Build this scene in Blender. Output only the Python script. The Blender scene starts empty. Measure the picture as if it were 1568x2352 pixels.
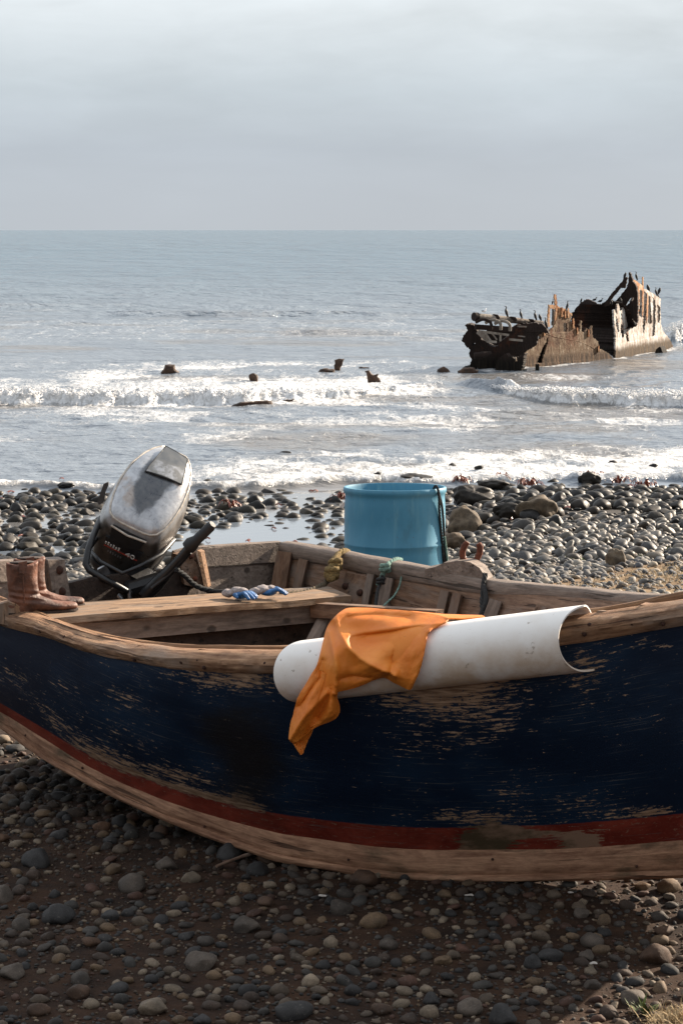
import bpy, bmesh, math, random
import numpy as np
from mathutils import Vector, Matrix
from mathutils.geometry import tessellate_polygon

SC = bpy.context.scene
COL = SC.collection
R = math.radians
random.seed(7)
RNG = np.random.default_rng(11)

# ------------------------------------------------------------------ camera, sky, sun
CAMZ, FPX, PITCH = 2.2, 5200.0, math.atan(648 / 5200.0)
cam = bpy.data.cameras.new('camera')
cam_o = bpy.data.objects.new('camera', cam)
COL.objects.link(cam_o)
cam.sensor_fit = 'VERTICAL'
cam.sensor_height = 36.0
cam.lens = FPX / 2352.0 * 36.0
cam.clip_start = 0.1
cam.clip_end = 60000
cam_o.location = (0, 0, CAMZ)
cam_o.rotation_euler = (math.pi / 2 - PITCH, 0, 0)
SC.camera = cam_o

SUN_AZ, SUN_EL = R(50), R(23.5)        # azimuth to the right of the view axis (+Y)
sun = bpy.data.lights.new('sun', 'SUN')
sun.energy = 5.0
sun.angle = R(0.6)
sun.color = (1.0, 0.85, 0.68)
sun_o = bpy.data.objects.new('sun', sun)
COL.objects.link(sun_o)
sd = Vector((math.sin(SUN_AZ) * math.cos(SUN_EL), math.cos(SUN_AZ) * math.cos(SUN_EL), math.sin(SUN_EL)))
sun_o.rotation_euler = (-sd).to_track_quat('-Z', 'Y').to_euler()
sun_o.location = (20, 20, 20)

SC.view_settings.view_transform = 'Standard'
SC.view_settings.look = 'None'
SC.view_settings.gamma = 1
SC.view_settings.exposure = 1.4

W = bpy.data.worlds.new('World')
SC.world = W
W.use_nodes = True


class NT:
    """small helper to wire shader nodes"""
    def __init__(self, tree):
        self.t = tree
        tree.nodes.clear()

    def n(self, typ, **kw):
        nd = self.t.nodes.new(typ)
        for k, v in kw.items():
            setattr(nd, k, v)
        return nd

    def l(self, a, b):
        self.t.links.new(a, b)

    def put(self, sock, v):
        if isinstance(v, (int, float, tuple, list)):
            sock.default_value = v if not (isinstance(v, (tuple, list)) and len(v) == 3 and sock.type == 'RGBA') else (*v, 1)
        else:
            self.l(v, sock)

    def math(self, op, a, b=0.0, c=None, clamp=False):
        m = self.n('ShaderNodeMath', operation=op, use_clamp=clamp)
        self.put(m.inputs[0], a)
        self.put(m.inputs[1], b)
        if c is not None:
            self.put(m.inputs[2], c)
        return m.outputs[0]

    def noise(self, vec, scale=1.0, detail=4.0, rough=0.55, dist=0.0, w=None):
        m = self.n('ShaderNodeTexNoise')
        if vec is not None:
            self.l(vec, m.inputs['Vector'])
        m.inputs['Scale'].default_value = scale
        m.inputs['Detail'].default_value = detail
        m.inputs['Roughness'].default_value = rough
        m.inputs['Distortion'].default_value = dist
        return m.outputs['Fac']

    def vscale(self, vec, s, off=(0, 0, 0)):
        m = self.n('ShaderNodeMapping')
        self.l(vec, m.inputs['Vector'])
        m.inputs['Scale'].default_value = s
        m.inputs['Location'].default_value = off
        return m.outputs[0]

    def ramp(self, fac, stops, interp='LINEAR'):
        m = self.n('ShaderNodeValToRGB')
        m.color_ramp.interpolation = interp
        e = m.color_ramp.elements
        while len(e) < len(stops):
            e.new(0.5)
        for i, (p, c) in enumerate(stops):
            e[i].position = p
            e[i].color = (c, c, c, 1) if isinstance(c, (int, float)) else (*c, 1)
        self.l(fac, m.inputs[0])
        return m.outputs['Color']

    def sstep(self, fac, a, b):
        m = self.n('ShaderNodeMapRange', interpolation_type='SMOOTHSTEP')
        self.put(m.inputs['Value'], fac)
        m.inputs['From Min'].default_value = a
        m.inputs['From Max'].default_value = b
        return m.outputs[0]

    def mix(self, f, a, b, blend='MIX'):
        m = self.n('ShaderNodeMix', data_type='RGBA', blend_type=blend)
        self.put(m.inputs[0], f)
        self.put(m.inputs[6], a)
        self.put(m.inputs[7], b)
        return m.outputs[2]

    def attr(self, name):
        return self.n('ShaderNodeAttribute', attribute_name=name)

    def bump(self, h, strength=0.5, dist=0.01):
        b = self.n('ShaderNodeBump')
        b.inputs['Strength'].default_value = strength
        b.inputs['Distance'].default_value = dist
        self.l(h, b.inputs['Height'])
        return b.outputs[0]


def sky_world():
    g = NT(W.node_tree)
    out = g.n('ShaderNodeOutputWorld')
    bg = g.n('ShaderNodeBackground')
    sky = g.n('ShaderNodeTexSky', sky_type='NISHITA')
    sky.sun_disc = False
    sky.sun_elevation = SUN_EL
    sky.sun_rotation = SUN_AZ
    tc = g.n('ShaderNodeTexCoord').outputs['Generated']
    sep = g.n('ShaderNodeSeparateXYZ')
    g.l(tc, sep.inputs[0])
    z = sep.outputs['Z']
    up = g.math('MAXIMUM', z, 0.0)
    base = g.ramp(up, [(0.0, (.445, .485, .53)), (.035, (.445, .493, .552)), (.06, (.50, .555, .605)), (.095, (.65, .695, .725)),
                       (.25, (.86, .91, .97)), (.6, (.90, .95, 1.02)), (1.0, (.98, 1.04, 1.12))])
    v1 = g.vscale(tc, (6.5, 5.0, 26.0), (1.3, 0.2, 0.55))
    c1 = g.noise(v1, 1.0, 5, .5, .3)
    v2 = g.vscale(tc, (20.0, 9.0, 70.0), (3.1, 1.2, .4))
    c2 = g.noise(v2, 1.0, 5, .55, .4)
    amp = g.sstep(up, 0.0, 0.095)
    s = g.math('ADD', g.math('MULTIPLY', g.math('SUBTRACT', c1, .47), .70), g.math('MULTIPLY', g.math('SUBTRACT', c2, .5), .26))
    s = g.math('MULTIPLY', s, g.math('ADD', g.math('MULTIPLY', amp, .75), .12))
    s = g.math('ADD', s, 1.0)
    cl = g.n('ShaderNodeVectorMath', operation='SCALE')
    g.l(base, cl.inputs[0])
    g.l(s, cl.inputs['Scale'])
    # thin clouds over a clear blue sky: keep a little of the clear sky
    sk = g.n('ShaderNodeVectorMath', operation='SCALE')
    g.l(sky.outputs[0], sk.inputs[0])
    sk.inputs['Scale'].default_value = 0.07
    mx = g.mix(.93, sk.outputs[0], cl.outputs[0])
    # unseen sky behind the camera dimmed to cut fill on the shaded foreground
    dk = g.n('ShaderNodeVectorMath', operation='SCALE')
    g.l(mx, dk.inputs[0])
    back = g.sstep(sep.outputs['Y'], .25, -.45)
    g.put(dk.inputs['Scale'], g.math('SUBTRACT', 1.0, g.math('MULTIPLY', back, .34)))
    g.l(dk.outputs[0], bg.inputs['Color'])
    bg.inputs['Strength'].default_value = 0.445
    g.l(bg.outputs[0], out.inputs[0])


sky_world()

# ------------------------------------------------------------------ helpers
CP, SP = math.cos(PITCH), math.sin(PITCH)
SEA = -1.5


def U(px, py, Y):
    """world point seen at photo position (px, py of 1568 x 2352) at the distance Y"""
    dx = (px - 784) / FPX
    dy = -(py - 1176) / FPX
    s = Y / (CP + dy * SP)
    return np.array((s * dx, Y, CAMZ + s * (-SP + dy * CP)))


def on_z(px, py, z):
    """world point seen at (px, py) on the level z"""
    dx = (px - 784) / FPX
    dy = -(py - 1176) / FPX
    s = (z - CAMZ) / (-SP + dy * CP)
    return np.array((s * dx, s * (CP + dy * SP), z))


def cub(xs, ys):
    """smooth interpolation through points (monotone in xs)"""
    xs = np.array(xs, float)
    ys = np.array(ys, float)
    h = np.diff(xs)
    d = np.diff(ys) / h
    m = np.zeros_like(ys)
    m[1:-1] = np.where(d[:-1] * d[1:] > 0, 2 * d[:-1] * d[1:] / (d[:-1] + d[1:] + 1e-12), (d[:-1] + d[1:]) * .25)
    m[0], m[-1] = d[0], d[-1]

    def f(x):
        x = np.asarray(x, float)
        i = np.clip(np.searchsorted(xs, x) - 1, 0, len(h) - 1)
        t = (x - xs[i]) / h[i]
        t2, t3 = t * t, t * t * t
        return ((2 * t3 - 3 * t2 + 1) * ys[i] + (t3 - 2 * t2 + t) * h[i] * m[i] + (-2 * t3 + 3 * t2) * ys[i + 1] + (t3 - t2) * h[i] * m[i + 1])
    return f


_perm = np.random.default_rng(3).permutation(512)
_val = np.random.default_rng(4).random(512)


def vnoise(x, y, seed=0):
    x = np.asarray(x, float)
    y = np.asarray(y, float)
    xi = np.floor(x).astype(int)
    yi = np.floor(y).astype(int)
    fx = x - xi
    fy = y - yi
    fx = fx * fx * fx * (fx * (fx * 6 - 15) + 10)
    fy = fy * fy * fy * (fy * (fy * 6 - 15) + 10)

    def hsh(a, b):
        return _val[_perm[(_perm[(a + seed * 37) & 511] + b) & 511]]
    return ((hsh(xi, yi) * (1 - fx) + hsh(xi + 1, yi) * fx) * (1 - fy) + (hsh(xi, yi + 1) * (1 - fx) + hsh(xi + 1, yi + 1) * fx) * fy)


def fbm(x, y, oct=4, seed=0, gain=.5):
    a, s, t = 1.0, 0.0, 0.0
    for i in range(oct):
        s = s + a * vnoise(x * 2 ** i + i * 17.3, y * 2 ** i + i * 9.1, seed + i)
        t += a
        a *= gain
    return s / t


def sm(x, a, b):
    t = np.clip((np.asarray(x, float) - a) / (b - a), 0, 1)
    return t * t * (3 - 2 * t)


def nrm(v):
    v = np.asarray(v, float)
    return v / (np.linalg.norm(v) + 1e-12)


class MB:
    """collects shapes into one mesh; every vertex carries a texture coordinate tc"""
    def __init__(self):
        self.v, self.f, self.tc, self.n = [], [], [], 0

    def add(self, v, f, tc=None):
        v = np.asarray(v, float).reshape(-1, 3)
        self.v.append(v)
        self.tc.append(v.copy() if tc is None else np.asarray(tc, float).reshape(-1, 3))
        self.f += [tuple(int(i) + self.n for i in q) for q in f]
        self.n += len(v)
        return self

    def grid(self, P, tc=None, closed=False, caps=False):
        nu, nv = P.shape[:2]
        f = []
        for i in range(nu - 1):
            for j in range(nv if closed else nv - 1):
                k = (j + 1) % nv
                f.append((i * nv + j, i * nv + k, (i + 1) * nv + k, (i + 1) * nv + j))
        if caps:
            f.append(tuple(range(nv))[::-1])
            f.append(tuple((nu - 1) * nv + j for j in range(nv)))
        return self.add(P.reshape(-1, 3), f, tc)

    def tube(self, path, rad, n=8, caps=True, squash=1.0):
        path = np.asarray(path, float)
        rad = np.broadcast_to(np.asarray(rad, float), (len(path),))
        T = np.gradient(path, axis=0)
        T = T / (np.linalg.norm(T, axis=1)[:, None] + 1e-12)
        ref = np.array((0, 0, 1.0)) if abs(T[:, 2]).mean() < .8 else np.array((0, 1.0, 0))
        P = np.zeros((len(path), n, 3))
        tc = np.zeros((len(path), n, 3))
        ln = np.concatenate([[0], np.cumsum(np.linalg.norm(np.diff(path, axis=0), axis=1))])
        a = np.arange(n) * 2 * math.pi / n
        prev = nrm(np.cross(T[0], ref))
        for i in range(len(path)):
            s = nrm(prev - T[i] * np.dot(prev, T[i]))
            prev = s
            u = np.cross(s, T[i])
            P[i] = path[i] + rad[i] * (np.cos(a)[:, None] * s + squash * np.sin(a)[:, None] * u)
            tc[i] = np.stack([np.full(n, ln[i]), rad[i] * np.cos(a), rad[i] * np.sin(a)], 1)
        return self.grid(P, tc, True, caps)

    def box8(self, c, bev=0.0):
        """box from 8 corners: 4 bottom then 4 top, length along c0-c1"""
        c = np.asarray(c, float)
        L = np.linalg.norm(c[1] - c[0])
        Wd = np.linalg.norm(c[3] - c[0])
        H = np.linalg.norm(c[4] - c[0])
        o = float(c[0].sum()) % 7
        tc = np.array([(0, 0, 0), (L, 0, 0), (L, Wd, 0), (0, Wd, 0), (0, 0, H), (L, 0, H), (L, Wd, H), (0, Wd, H)]) + o
        return self.add(c, [(0, 3, 2, 1), (4, 5, 6, 7), (0, 1, 5, 4), (1, 2, 6, 5), (2, 3, 7, 6), (3, 0, 4, 7)], tc)

    def bar(self, a, b, w, h, up=(0, 0, 1)):
        """rectangular bar from a to b, w sideways, h along up"""
        a, b = np.asarray(a, float), np.asarray(b, float)
        t = nrm(b - a)
        s = nrm(np.cross(t, up))
        u = np.cross(s, t)
        q = []
        for dz in (-.5, .5):
            for p, ds in ((a, -.5), (b, -.5), (b, .5), (a, .5)):
                q.append(p + s * w * ds + u * h * dz)
        return self.box8(q)

    def prism(self, loops, off):
        """flat outline with holes, given thickness by the offset off (vector)"""
        off = np.asarray(off, float)
        loops = [np.asarray(l, float) for l in loops]
        allv = np.concatenate(loops)
        tri = tessellate_polygon([[Vector(p) for p in l] for l in loops])
        n = len(allv)
        f = [tuple(t) for t in tri] + [tuple(i + n for i in t[::-1]) for t in tri]
        b = 0
        for l in loops:
            m = len(l)
            for i in range(m):
                j = (i + 1) % m
                f.append((b + i, b + j, n + b + j, n + b + i))
            b += m
        return self.add(np.concatenate([allv, allv + off]), f)

    def ell(self, c, r, rot=None, sub=2):
        v, f = ico(sub)
        v = v * np.asarray(r)
        if rot is not None:
            v = v @ np.array(rot).T
        return self.add(v + np.asarray(c), f)


_ico = {}


def ico(sub):
    if sub not in _ico:
        bm = bmesh.new()
        bmesh.ops.create_icosphere(bm, subdivisions=sub, radius=1)
        bm.verts.ensure_lookup_table()
        v = np.array([p.co[:] for p in bm.verts])
        f = np.array([[q.index for q in fc.verts] for fc in bm.faces])
        bm.free()
        _ico[sub] = (v, f)
    return _ico[sub]


def tag(o, label=None, cat=None, group=None, kind=None):
    if label:
        o['label'] = label
    if cat:
        o['category'] = cat
    if group:
        o['group'] = group
    if kind:
        o['kind'] = kind
    return o


def empty(name, loc, label, cat, group=None):
    o = bpy.data.objects.new(name, None)
    o.empty_display_size = .1
    COL.objects.link(o)
    o.location = [float(x) for x in loc]
    return tag(o, label, cat, group)


def root_of(o):
    while o.parent:
        o = o.parent
    return o


def build(name, mb, mat, parent=None, smooth=None, attrs=None, recalc=True):
    """link the collected shapes as ONE mesh object (verts given in world space)"""
    v = np.concatenate(mb.v)
    tc = np.concatenate(mb.tc)
    if parent is not None:
        v = v - np.array(root_of(parent).location[:])
    me = bpy.data.meshes.new(name)
    me.from_pydata(v.tolist(), [], mb.f)
    if recalc:
        bm = bmesh.new()
        bm.from_mesh(me)
        bmesh.ops.recalc_face_normals(bm, faces=bm.faces)
        bm.to_mesh(me)
        bm.free()
    a = me.attributes.new('tc', 'FLOAT_VECTOR', 'POINT')
    a.data.foreach_set('vector', tc.astype(np.float32).ravel())
    for k, arr in (attrs or {}).items():
        a = me.attributes.new(k, 'FLOAT', 'POINT')
        a.data.foreach_set('value', np.asarray(arr, np.float32).ravel())
    if smooth is not None:
        me.shade_smooth()
        if smooth < 179:
            me.set_sharp_from_angle(angle=R(smooth))
    me.materials.append(mat)
    me.update()
    o = bpy.data.objects.new(name, me)
    COL.objects.link(o)
    if parent is not None:
        o.parent = parent
    return o


def bigmesh(name, v, f, mat, attrs=None, smooth=True):
    """fast path for large triangle or quad meshes"""
    me = bpy.data.meshes.new(name)
    k = f.shape[1]
    me.vertices.add(len(v))
    me.vertices.foreach_set('co', v.astype(np.float32).ravel())
    me.loops.add(f.size)
    me.loops.foreach_set('vertex_index', f.astype(np.int32).ravel())
    me.polygons.add(len(f))
    me.polygons.foreach_set('loop_start', (np.arange(len(f)) * k).astype(np.int32))
    me.polygons.foreach_set('use_smooth', np.full(len(f), smooth))
    for kk, arr in (attrs or {}).items():
        a = me.attributes.new(kk, 'FLOAT', 'POINT')
        a.data.foreach_set('value', np.asarray(arr, np.float32).ravel())
    me.update(calc_edges=True)
    me.validate()
    me.materials.append(mat)
    o = bpy.data.objects.new(name, me)
    COL.objects.link(o)
    return o


def remeshed(mb, voxel, smooth_it=6):
    """fuse overlapping shapes into one continuous skin; returns an MB"""
    me = bpy.data.meshes.new('tmp')
    me.from_pydata(np.concatenate(mb.v).tolist(), [], mb.f)
    bm = bmesh.new()
    bm.from_mesh(me)
    bmesh.ops.recalc_face_normals(bm, faces=bm.faces)
    bm.to_mesh(me)
    bm.free()
    o = bpy.data.objects.new('tmp', me)
    COL.objects.link(o)
    m = o.modifiers.new('r', 'REMESH')
    m.mode = 'VOXEL'
    m.voxel_size = voxel
    s = o.modifiers.new('s', 'SMOOTH')
    s.iterations = smooth_it
    s.factor = .5
    dg = bpy.context.evaluated_depsgraph_get()
    ev = o.evaluated_get(dg)
    m2 = ev.to_mesh()
    v = np.array([p.co[:] for p in m2.vertices])
    f = [tuple(p.vertices) for p in m2.polygons]
    ev.to_mesh_clear()
    bpy.data.objects.remove(o)
    bpy.data.meshes.remove(me)
    return MB().add(v, f)


# ------------------------------------------------------------------ materials
def mat_new(name):
    m = bpy.data.materials.new(name)
    m.use_nodes = True
    g = NT(m.node_tree)
    out = g.n('ShaderNodeOutputMaterial')
    p = g.n('ShaderNodeBsdfPrincipled')
    g.l(p.outputs[0], out.inputs[0])
    return m, g, p


def simple(name, col, rough=.5, metal=0.0, var=.25, scale=12.0, bump=.2, spec=.5, dist=.004):
    m, g, p = mat_new(name)
    tc = g.attr('tc').outputs['Vector']
    n = g.noise(tc, scale, 5, .6)
    c = g.mix(g.sstep(n, .3, .7), tuple(x * (1 - var) for x in col), tuple(min(1, x * (1 + var)) for x in col))
    g.put(p.inputs['Base Color'], c)
    rr = g.math('ADD', g.math('MULTIPLY', n, .25), rough - .12, clamp=True)
    g.put(p.inputs['Roughness'], rr)
    p.inputs['Metallic'].default_value = metal
    p.inputs['Specular IOR Level'].default_value = spec
    g.put(p.inputs['Normal'], g.bump(g.noise(tc, scale * 4, 4, .6), bump, dist))
    return m


def wood(name, dark, light, stain=(.08, .055, .04), grain=28.0, rough=.75, stain_amt=.6, grey=None):
    m, g, p = mat_new(name)
    tc = g.attr('tc').outputs['Vector']
    v = g.vscale(tc, (3.2, grain * 2.2, grain * 2.2))
    n0 = g.noise(v, 1.0, 7, .7, .5)
    nf = g.noise(g.vscale(tc, (16, 55, 55), (3, 3, 3)), 1.0, 5, .7, .3)
    n1 = g.math('ADD', g.math('MULTIPLY', n0, .62), g.math('MULTIPLY', nf, .38))
    c = g.ramp(n1, [(.36, dark), (.5, tuple((a + b) / 2 for a, b in zip(dark, light))), (.62, light)])
    if grey is not None:
        n4 = g.noise(g.vscale(tc, (2.2, 7, 7), (2, 5, 1)), 1.0, 4, .6)
        c = g.mix(g.math('MULTIPLY', g.sstep(n4, .46, .62), .75), c, grey)
    n2 = g.noise(g.vscale(tc, (3.5, 9, 9)), 1.0, 5, .65)
    c = g.mix(g.math('MULTIPLY', g.sstep(n2, .52, .72), stain_amt), c, stain)
    v3 = g.n('ShaderNodeTexVoronoi')
    g.l(g.vscale(tc, (5.0, 9.0, 9.0)), v3.inputs['Vector'])
    v3.inputs['Scale'].default_value = 1.0
    hole = g.sstep(v3.outputs['Distance'], .16, .08)
    c = g.mix(g.math('MULTIPLY', hole, .75), c, tuple(x * .3 for x in dark))
    # thin dark cracks along the grain
    n5 = g.noise(g.vscale(tc, (2.0, grain * 2.4, grain * 2.4), (7, 1, 3)), 1.0, 4, .55)
    crack = g.sstep(n5, .63, .665)
    c = g.mix(g.math('MULTIPLY', crack, .7), c, tuple(x * .25 for x in dark))
    g.put(p.inputs['Base Color'], c)
    p.inputs['Roughness'].default_value = rough
    p.inputs['Specular IOR Level'].default_value = .3
    h = g.math('SUBTRACT', n1, g.math('ADD', g.math('MULTIPLY', crack, .6), g.math('MULTIPLY', hole, .5)))
    g.put(p.inputs['Normal'], g.bump(h, .9, .008))
    return m


M = {}
M['rail'] = wood('worn pine rail', (.12, .052, .026), (.43, .255, .145), grain=30, stain=(.05, .025, .015), stain_amt=.6, grey=(.23, .175, .135))
M['rail_in'] = wood('worn inner rail', (.10, .045, .022), (.30, .165, .08), grain=24, stain_amt=.3)
M['strake'] = wood('worn bottom plank', (.12, .050, .026), (.42, .235, .14), grain=20, stain=(.06, .045, .024), stain_amt=.85)
M['inner'] = wood('weathered inside planking', (.085, .042, .025), (.27, .165, .105), grain=14, stain=(.05, .028, .018), stain_amt=.6, grey=(.21, .165, .135))
M['inner_grey'] = wood('grey weathered board', (.10, .075, .060), (.28, .22, .18), grain=18, stain=(.05, .035, .028), stain_amt=.45)
M['dark_shade_wood'] = wood('dark wood and painted shade', (.018, .011, .008), (.05, .032, .024), grain=14, stain_amt=.5)  # also the painted shade inside the hull and under the bench
M['bench'] = wood('worn bench board', (.10, .055, .030), (.34, .215, .125), grain=16, stain=(.035, .022, .015), stain_amt=.95, grey=(.18, .14, .11))
M['rust'] = simple('rusty iron', (.13, .04, .02), .85, .2, .5, 30, .6)
M['bolt'] = simple('rusted bolt', (.05, .02, .012), .85, .2, .4, 60, .5)
M['black'] = simple('black engine plastic', (.012, .012, .013), .38, 0, .4, 20, .2)
M['black_rub'] = simple('black rubber', (.009, .009, .01), .55, 0, .3, 40, .3)
M['steel'] = simple('dull steel', (.30, .30, .31), .42, .9, .3, 30, .3)
M['rope_y'] = simple('straw coloured rope', (.20, .135, .05), .95, 0, .45, 160, 1.0)
M['rope_dk'] = simple('dark wet rope', (.022, .022, .022), .9, 0, .4, 120, 1.0)
M['rope_br'] = simple('brown rope', (.09, .065, .038), .95, 0, .45, 120, 1.0)
M['rope_gr'] = simple('faded green rope', (.16, .26, .22), .95, 0, .4, 120, 1.0)
M['glove_b'] = simple('blue rubber coating', (.015, .10, .27), .45, 0, .35, 60, .5)
M['glove_w'] = simple('dirty white knit', (.30, .26, .25), .95, 0, .35, 80, .8)
M['leather'] = simple('worn brown leather', (.125, .048, .026), .62, 0, .6, 13, .8, dist=.005)
M['sole'] = simple('boot sole', (.035, .02, .014), .8, 0, .3, 30, .4)
M['feather'] = simple('black feathers', (.011, .011, .013), .65, 0, .3, 40, .3)
M['gull_w'] = simple('white feathers', (.75, .75, .75), .8, 0, .1, 20, .1)
M['gull_g'] = simple('grey feathers', (.12, .12, .13), .8, 0, .1, 20, .1)
M['kelp'] = simple('red brown kelp', (.17, .035, .012), .35, 0, .6, 30, .5)
M['leaf'] = simple('small green leaves', (.09, .11, .03), .6, 0, .5, 30, .2)
M['straw'] = simple('dry straw', (.36, .26, .14), .9, 0, .3, 30, .2)
M['white_bit'] = simple('white shell', (.38, .34, .30), .6, 0, .2, 30, .2)
M['letter'] = simple('off white lettering', (.6, .57, .53), .5, 0, .1, 10, .05)
M['letter_red'] = simple('red stripe', (.35, .03, .015), .5, 0, .1, 10, .05)


def m_hull():
    m, g, p = mat_new('worn navy hull paint')
    tc = g.attr('tc').outputs['Vector']          # x along the hull, y up the side (metres), z = share of the height
    sep = g.n('ShaderNodeSeparateXYZ')
    g.l(tc, sep.inputs[0])
    wear = g.attr('wear').outputs['Fac']
    soot = g.attr('soot').outputs['Fac']
    redbare = g.attr('bare').outputs['Fac']
    w2 = g.n('ShaderNodeCombineXYZ')
    g.l(sep.outputs[0], w2.inputs[0])
    g.l(sep.outputs[1], w2.inputs[1])
    t2 = w2.outputs[0]
    # streaks along the planks
    n1 = g.noise(g.vscale(t2, (11, 95, 1)), 1.0, 6, .68, .3)
    n2 = g.noise(g.vscale(t2, (38, 105, 1), (3, 8, 0)), 1.0, 6, .72, .8)
    nb = g.noise(g.vscale(t2, (2.0, 3.4, 1), (1, 2, 0)), 1.0, 4, .6)
    a = g.math('ADD', g.math('MULTIPLY', n1, .52), g.math('MULTIPLY', n2, .48))
    thr = g.math('ADD', a, g.math('MULTIPLY', wear, .22))
    thr = g.math('ADD', thr, g.math('MULTIPLY', g.math('SUBTRACT', nb, .5), .26))
    worn = g.sstep(thr, .640, .668)
    edge = g.sstep(thr, .605, .645)
    navy = g.mix(g.sstep(nb, .35, .7), (.0034, .0100, .0245), (.0080, .0220, .047))
    n3 = g.noise(g.vscale(t2, (5, 11, 1), (5, 1, 0)), 1.0, 6, .7, .5)
    red = g.mix(g.sstep(n3, .35, .72), (.115, .015, .009), (.24, .042, .025))
    line = g.math('ADD', sep.outputs[2], g.math('MULTIPLY', g.math('SUBTRACT', n2, .5), .012))
    isred = g.sstep(line, .152, .145)
    paint = g.mix(isred, navy, red)
    paint = g.mix(g.math('MULTIPLY', edge, .45), paint, (.035, .04, .05))
    woodc = g.mix(g.sstep(n1, .4, .7), (.15, .085, .050), (.37, .245, .16))
    n6 = g.noise(g.vscale(t2, (4, 8, 1), (9, 4, 0)), 1.0, 5, .7)
    woodc = g.mix(g.math('MULTIPLY', g.sstep(n6, .52, .68), .5), woodc, (.11, .080, .038))
    n7 = g.noise(g.vscale(t2, (4.5, 230, 1), (2, 9, 0)), 1.0, 4, .6, .2)
    n8 = g.noise(g.vscale(t2, (60, 60, 1), (7, 2, 0)), 1.0, 4, .7)
    fine = g.math('MULTIPLY', g.sstep(g.math('ADD', n7, g.math('MULTIPLY', wear, .05)), .60, .67), g.sstep(nb, .36, .56))
    paint = g.mix(g.math('MULTIPLY', fine, .6), paint, (.11, .105, .098))
    paint = g.mix(g.math('MULTIPLY', g.sstep(n8, .67, .71), .75), paint, (.20, .145, .10))
    paint = g.mix(g.math('MULTIPLY', g.math('MULTIPLY', isred, g.sstep(n2, .585, .64)), .8), paint, (.20, .11, .075))
    c = g.mix(worn, paint, woodc)
    # bare patch in the red band
    bt = g.math('ADD', redbare, g.math('ADD', g.math('MULTIPLY', g.math('SUBTRACT', n3, .5), 1.3), g.math('MULTIPLY', g.math('SUBTRACT', n1, .5), 1.5)))
    c = g.mix(g.sstep(bt, .48, .56), c, g.mix(g.sstep(n6, .40, .62), (.24, .15, .10), (.07, .05, .028)))
    st = g.math('ADD', soot, g.math('MULTIPLY', g.math('SUBTRACT', n6, .5), .8))
    c = g.mix(g.math('MULTIPLY', g.sstep(st, .25, .9), .85), c, (.010, .0075, .006))
    g.put(p.inputs['Base Color'], c)
    g.put(p.inputs['Roughness'], g.math('ADD', g.math('MULTIPLY', worn, .35), .5))
    p.inputs['Specular IOR Level'].default_value = .22
    hgt = g.math('ADD', g.math('MULTIPLY', worn, -.5), g.math('MULTIPLY', n1, .5))
    g.put(p.inputs['Normal'], g.bump(hgt, .5, .004))
    return m


M['hull'] = m_hull()


def m_stone(name, stops, rough=.7, wet=0.0, sc=14.0):
    m, g, p = mat_new(name)
    r1 = g.attr('rnd').outputs['Fac']
    oi = g.n('ShaderNodeObjectInfo').outputs['Random']
    r = g.math('FRACT', g.math('ADD', r1, oi))
    c = g.ramp(r, stops, 'CONSTANT')
    tc = g.n('ShaderNodeNewGeometry').outputs['Position']
    n = g.noise(tc, sc, 5, .65)
    c = g.mix(1.0, c, g.ramp(n, [(.28, .42), (.5, .95), (.72, 1.55)]), 'MULTIPLY')
    n9 = g.noise(tc, sc * 22, 3, .7)
    c = g.mix(1.0, c, g.ramp(n9, [(.3, .65), (.5, 1.0), (.7, 1.4)]), 'MULTIPLY')
    n2 = g.noise(tc, sc * 6, 4, .7)
    c = g.mix(g.math('MULTIPLY', g.sstep(n2, .58, .72), .25), c, (.25, .22, .19))
    g.put(p.inputs['Base Color'], c)
    g.put(p.inputs['Roughness'], g.math('ADD', g.math('MULTIPLY', n2, .3), rough - .15, clamp=True))
    p.inputs['Specular IOR Level'].default_value = max(.05, .35 + wet)
    g.put(p.inputs['Normal'], g.bump(n2, .35, .006))
    return m


M['cobble'] = m_stone('dry cobble stone', [(0, (.032, .025, .020)), (.16, (.070, .050, .034)), (.3, (.021, .019, .018)), (.44, (.092, .058, .032)),
                                           (.56, (.038, .024, .016)), (.68, (.14, .105, .072)), (.8, (.032, .028, .024)), (.92, (.050, .023, .014))], .8)
M['shingle'] = m_stone('grey shingle stone', [(0, (.10, .096, .092)), (.2, (.20, .18, .152)), (.35, (.065, .068, .075)), (.5, (.24, .20, .152)),
                                              (.65, (.11, .088, .07)), (.78, (.26, .24, .21)), (.9, (.045, .042, .042))], .75)
M['damp'] = m_stone('damp grey shore stone', [(0, (.05, .047, .043)), (.2, (.085, .075, .06)), (.4, (.035, .034, .034)), (.55, (.12, .10, .078)), (.7, (.06, .048, .036)), (.85, (.15, .135, .115))], .55)
M['wet'] = m_stone('wet dark cobble stone', [(0, (.014, .012, .010)), (.25, (.022, .019, .014)), (.5, (.018, .013, .009)), (.7, (.036, .030, .021)),
                                             (.85, (.011, .011, .010))], .54, -.12, 9.0)
M['boulder'] = m_stone('brown boulder stone', [(0, (.10, .07, .045)), (.4, (.075, .055, .042)), (.7, (.12, .09, .06))], .8)


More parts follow.
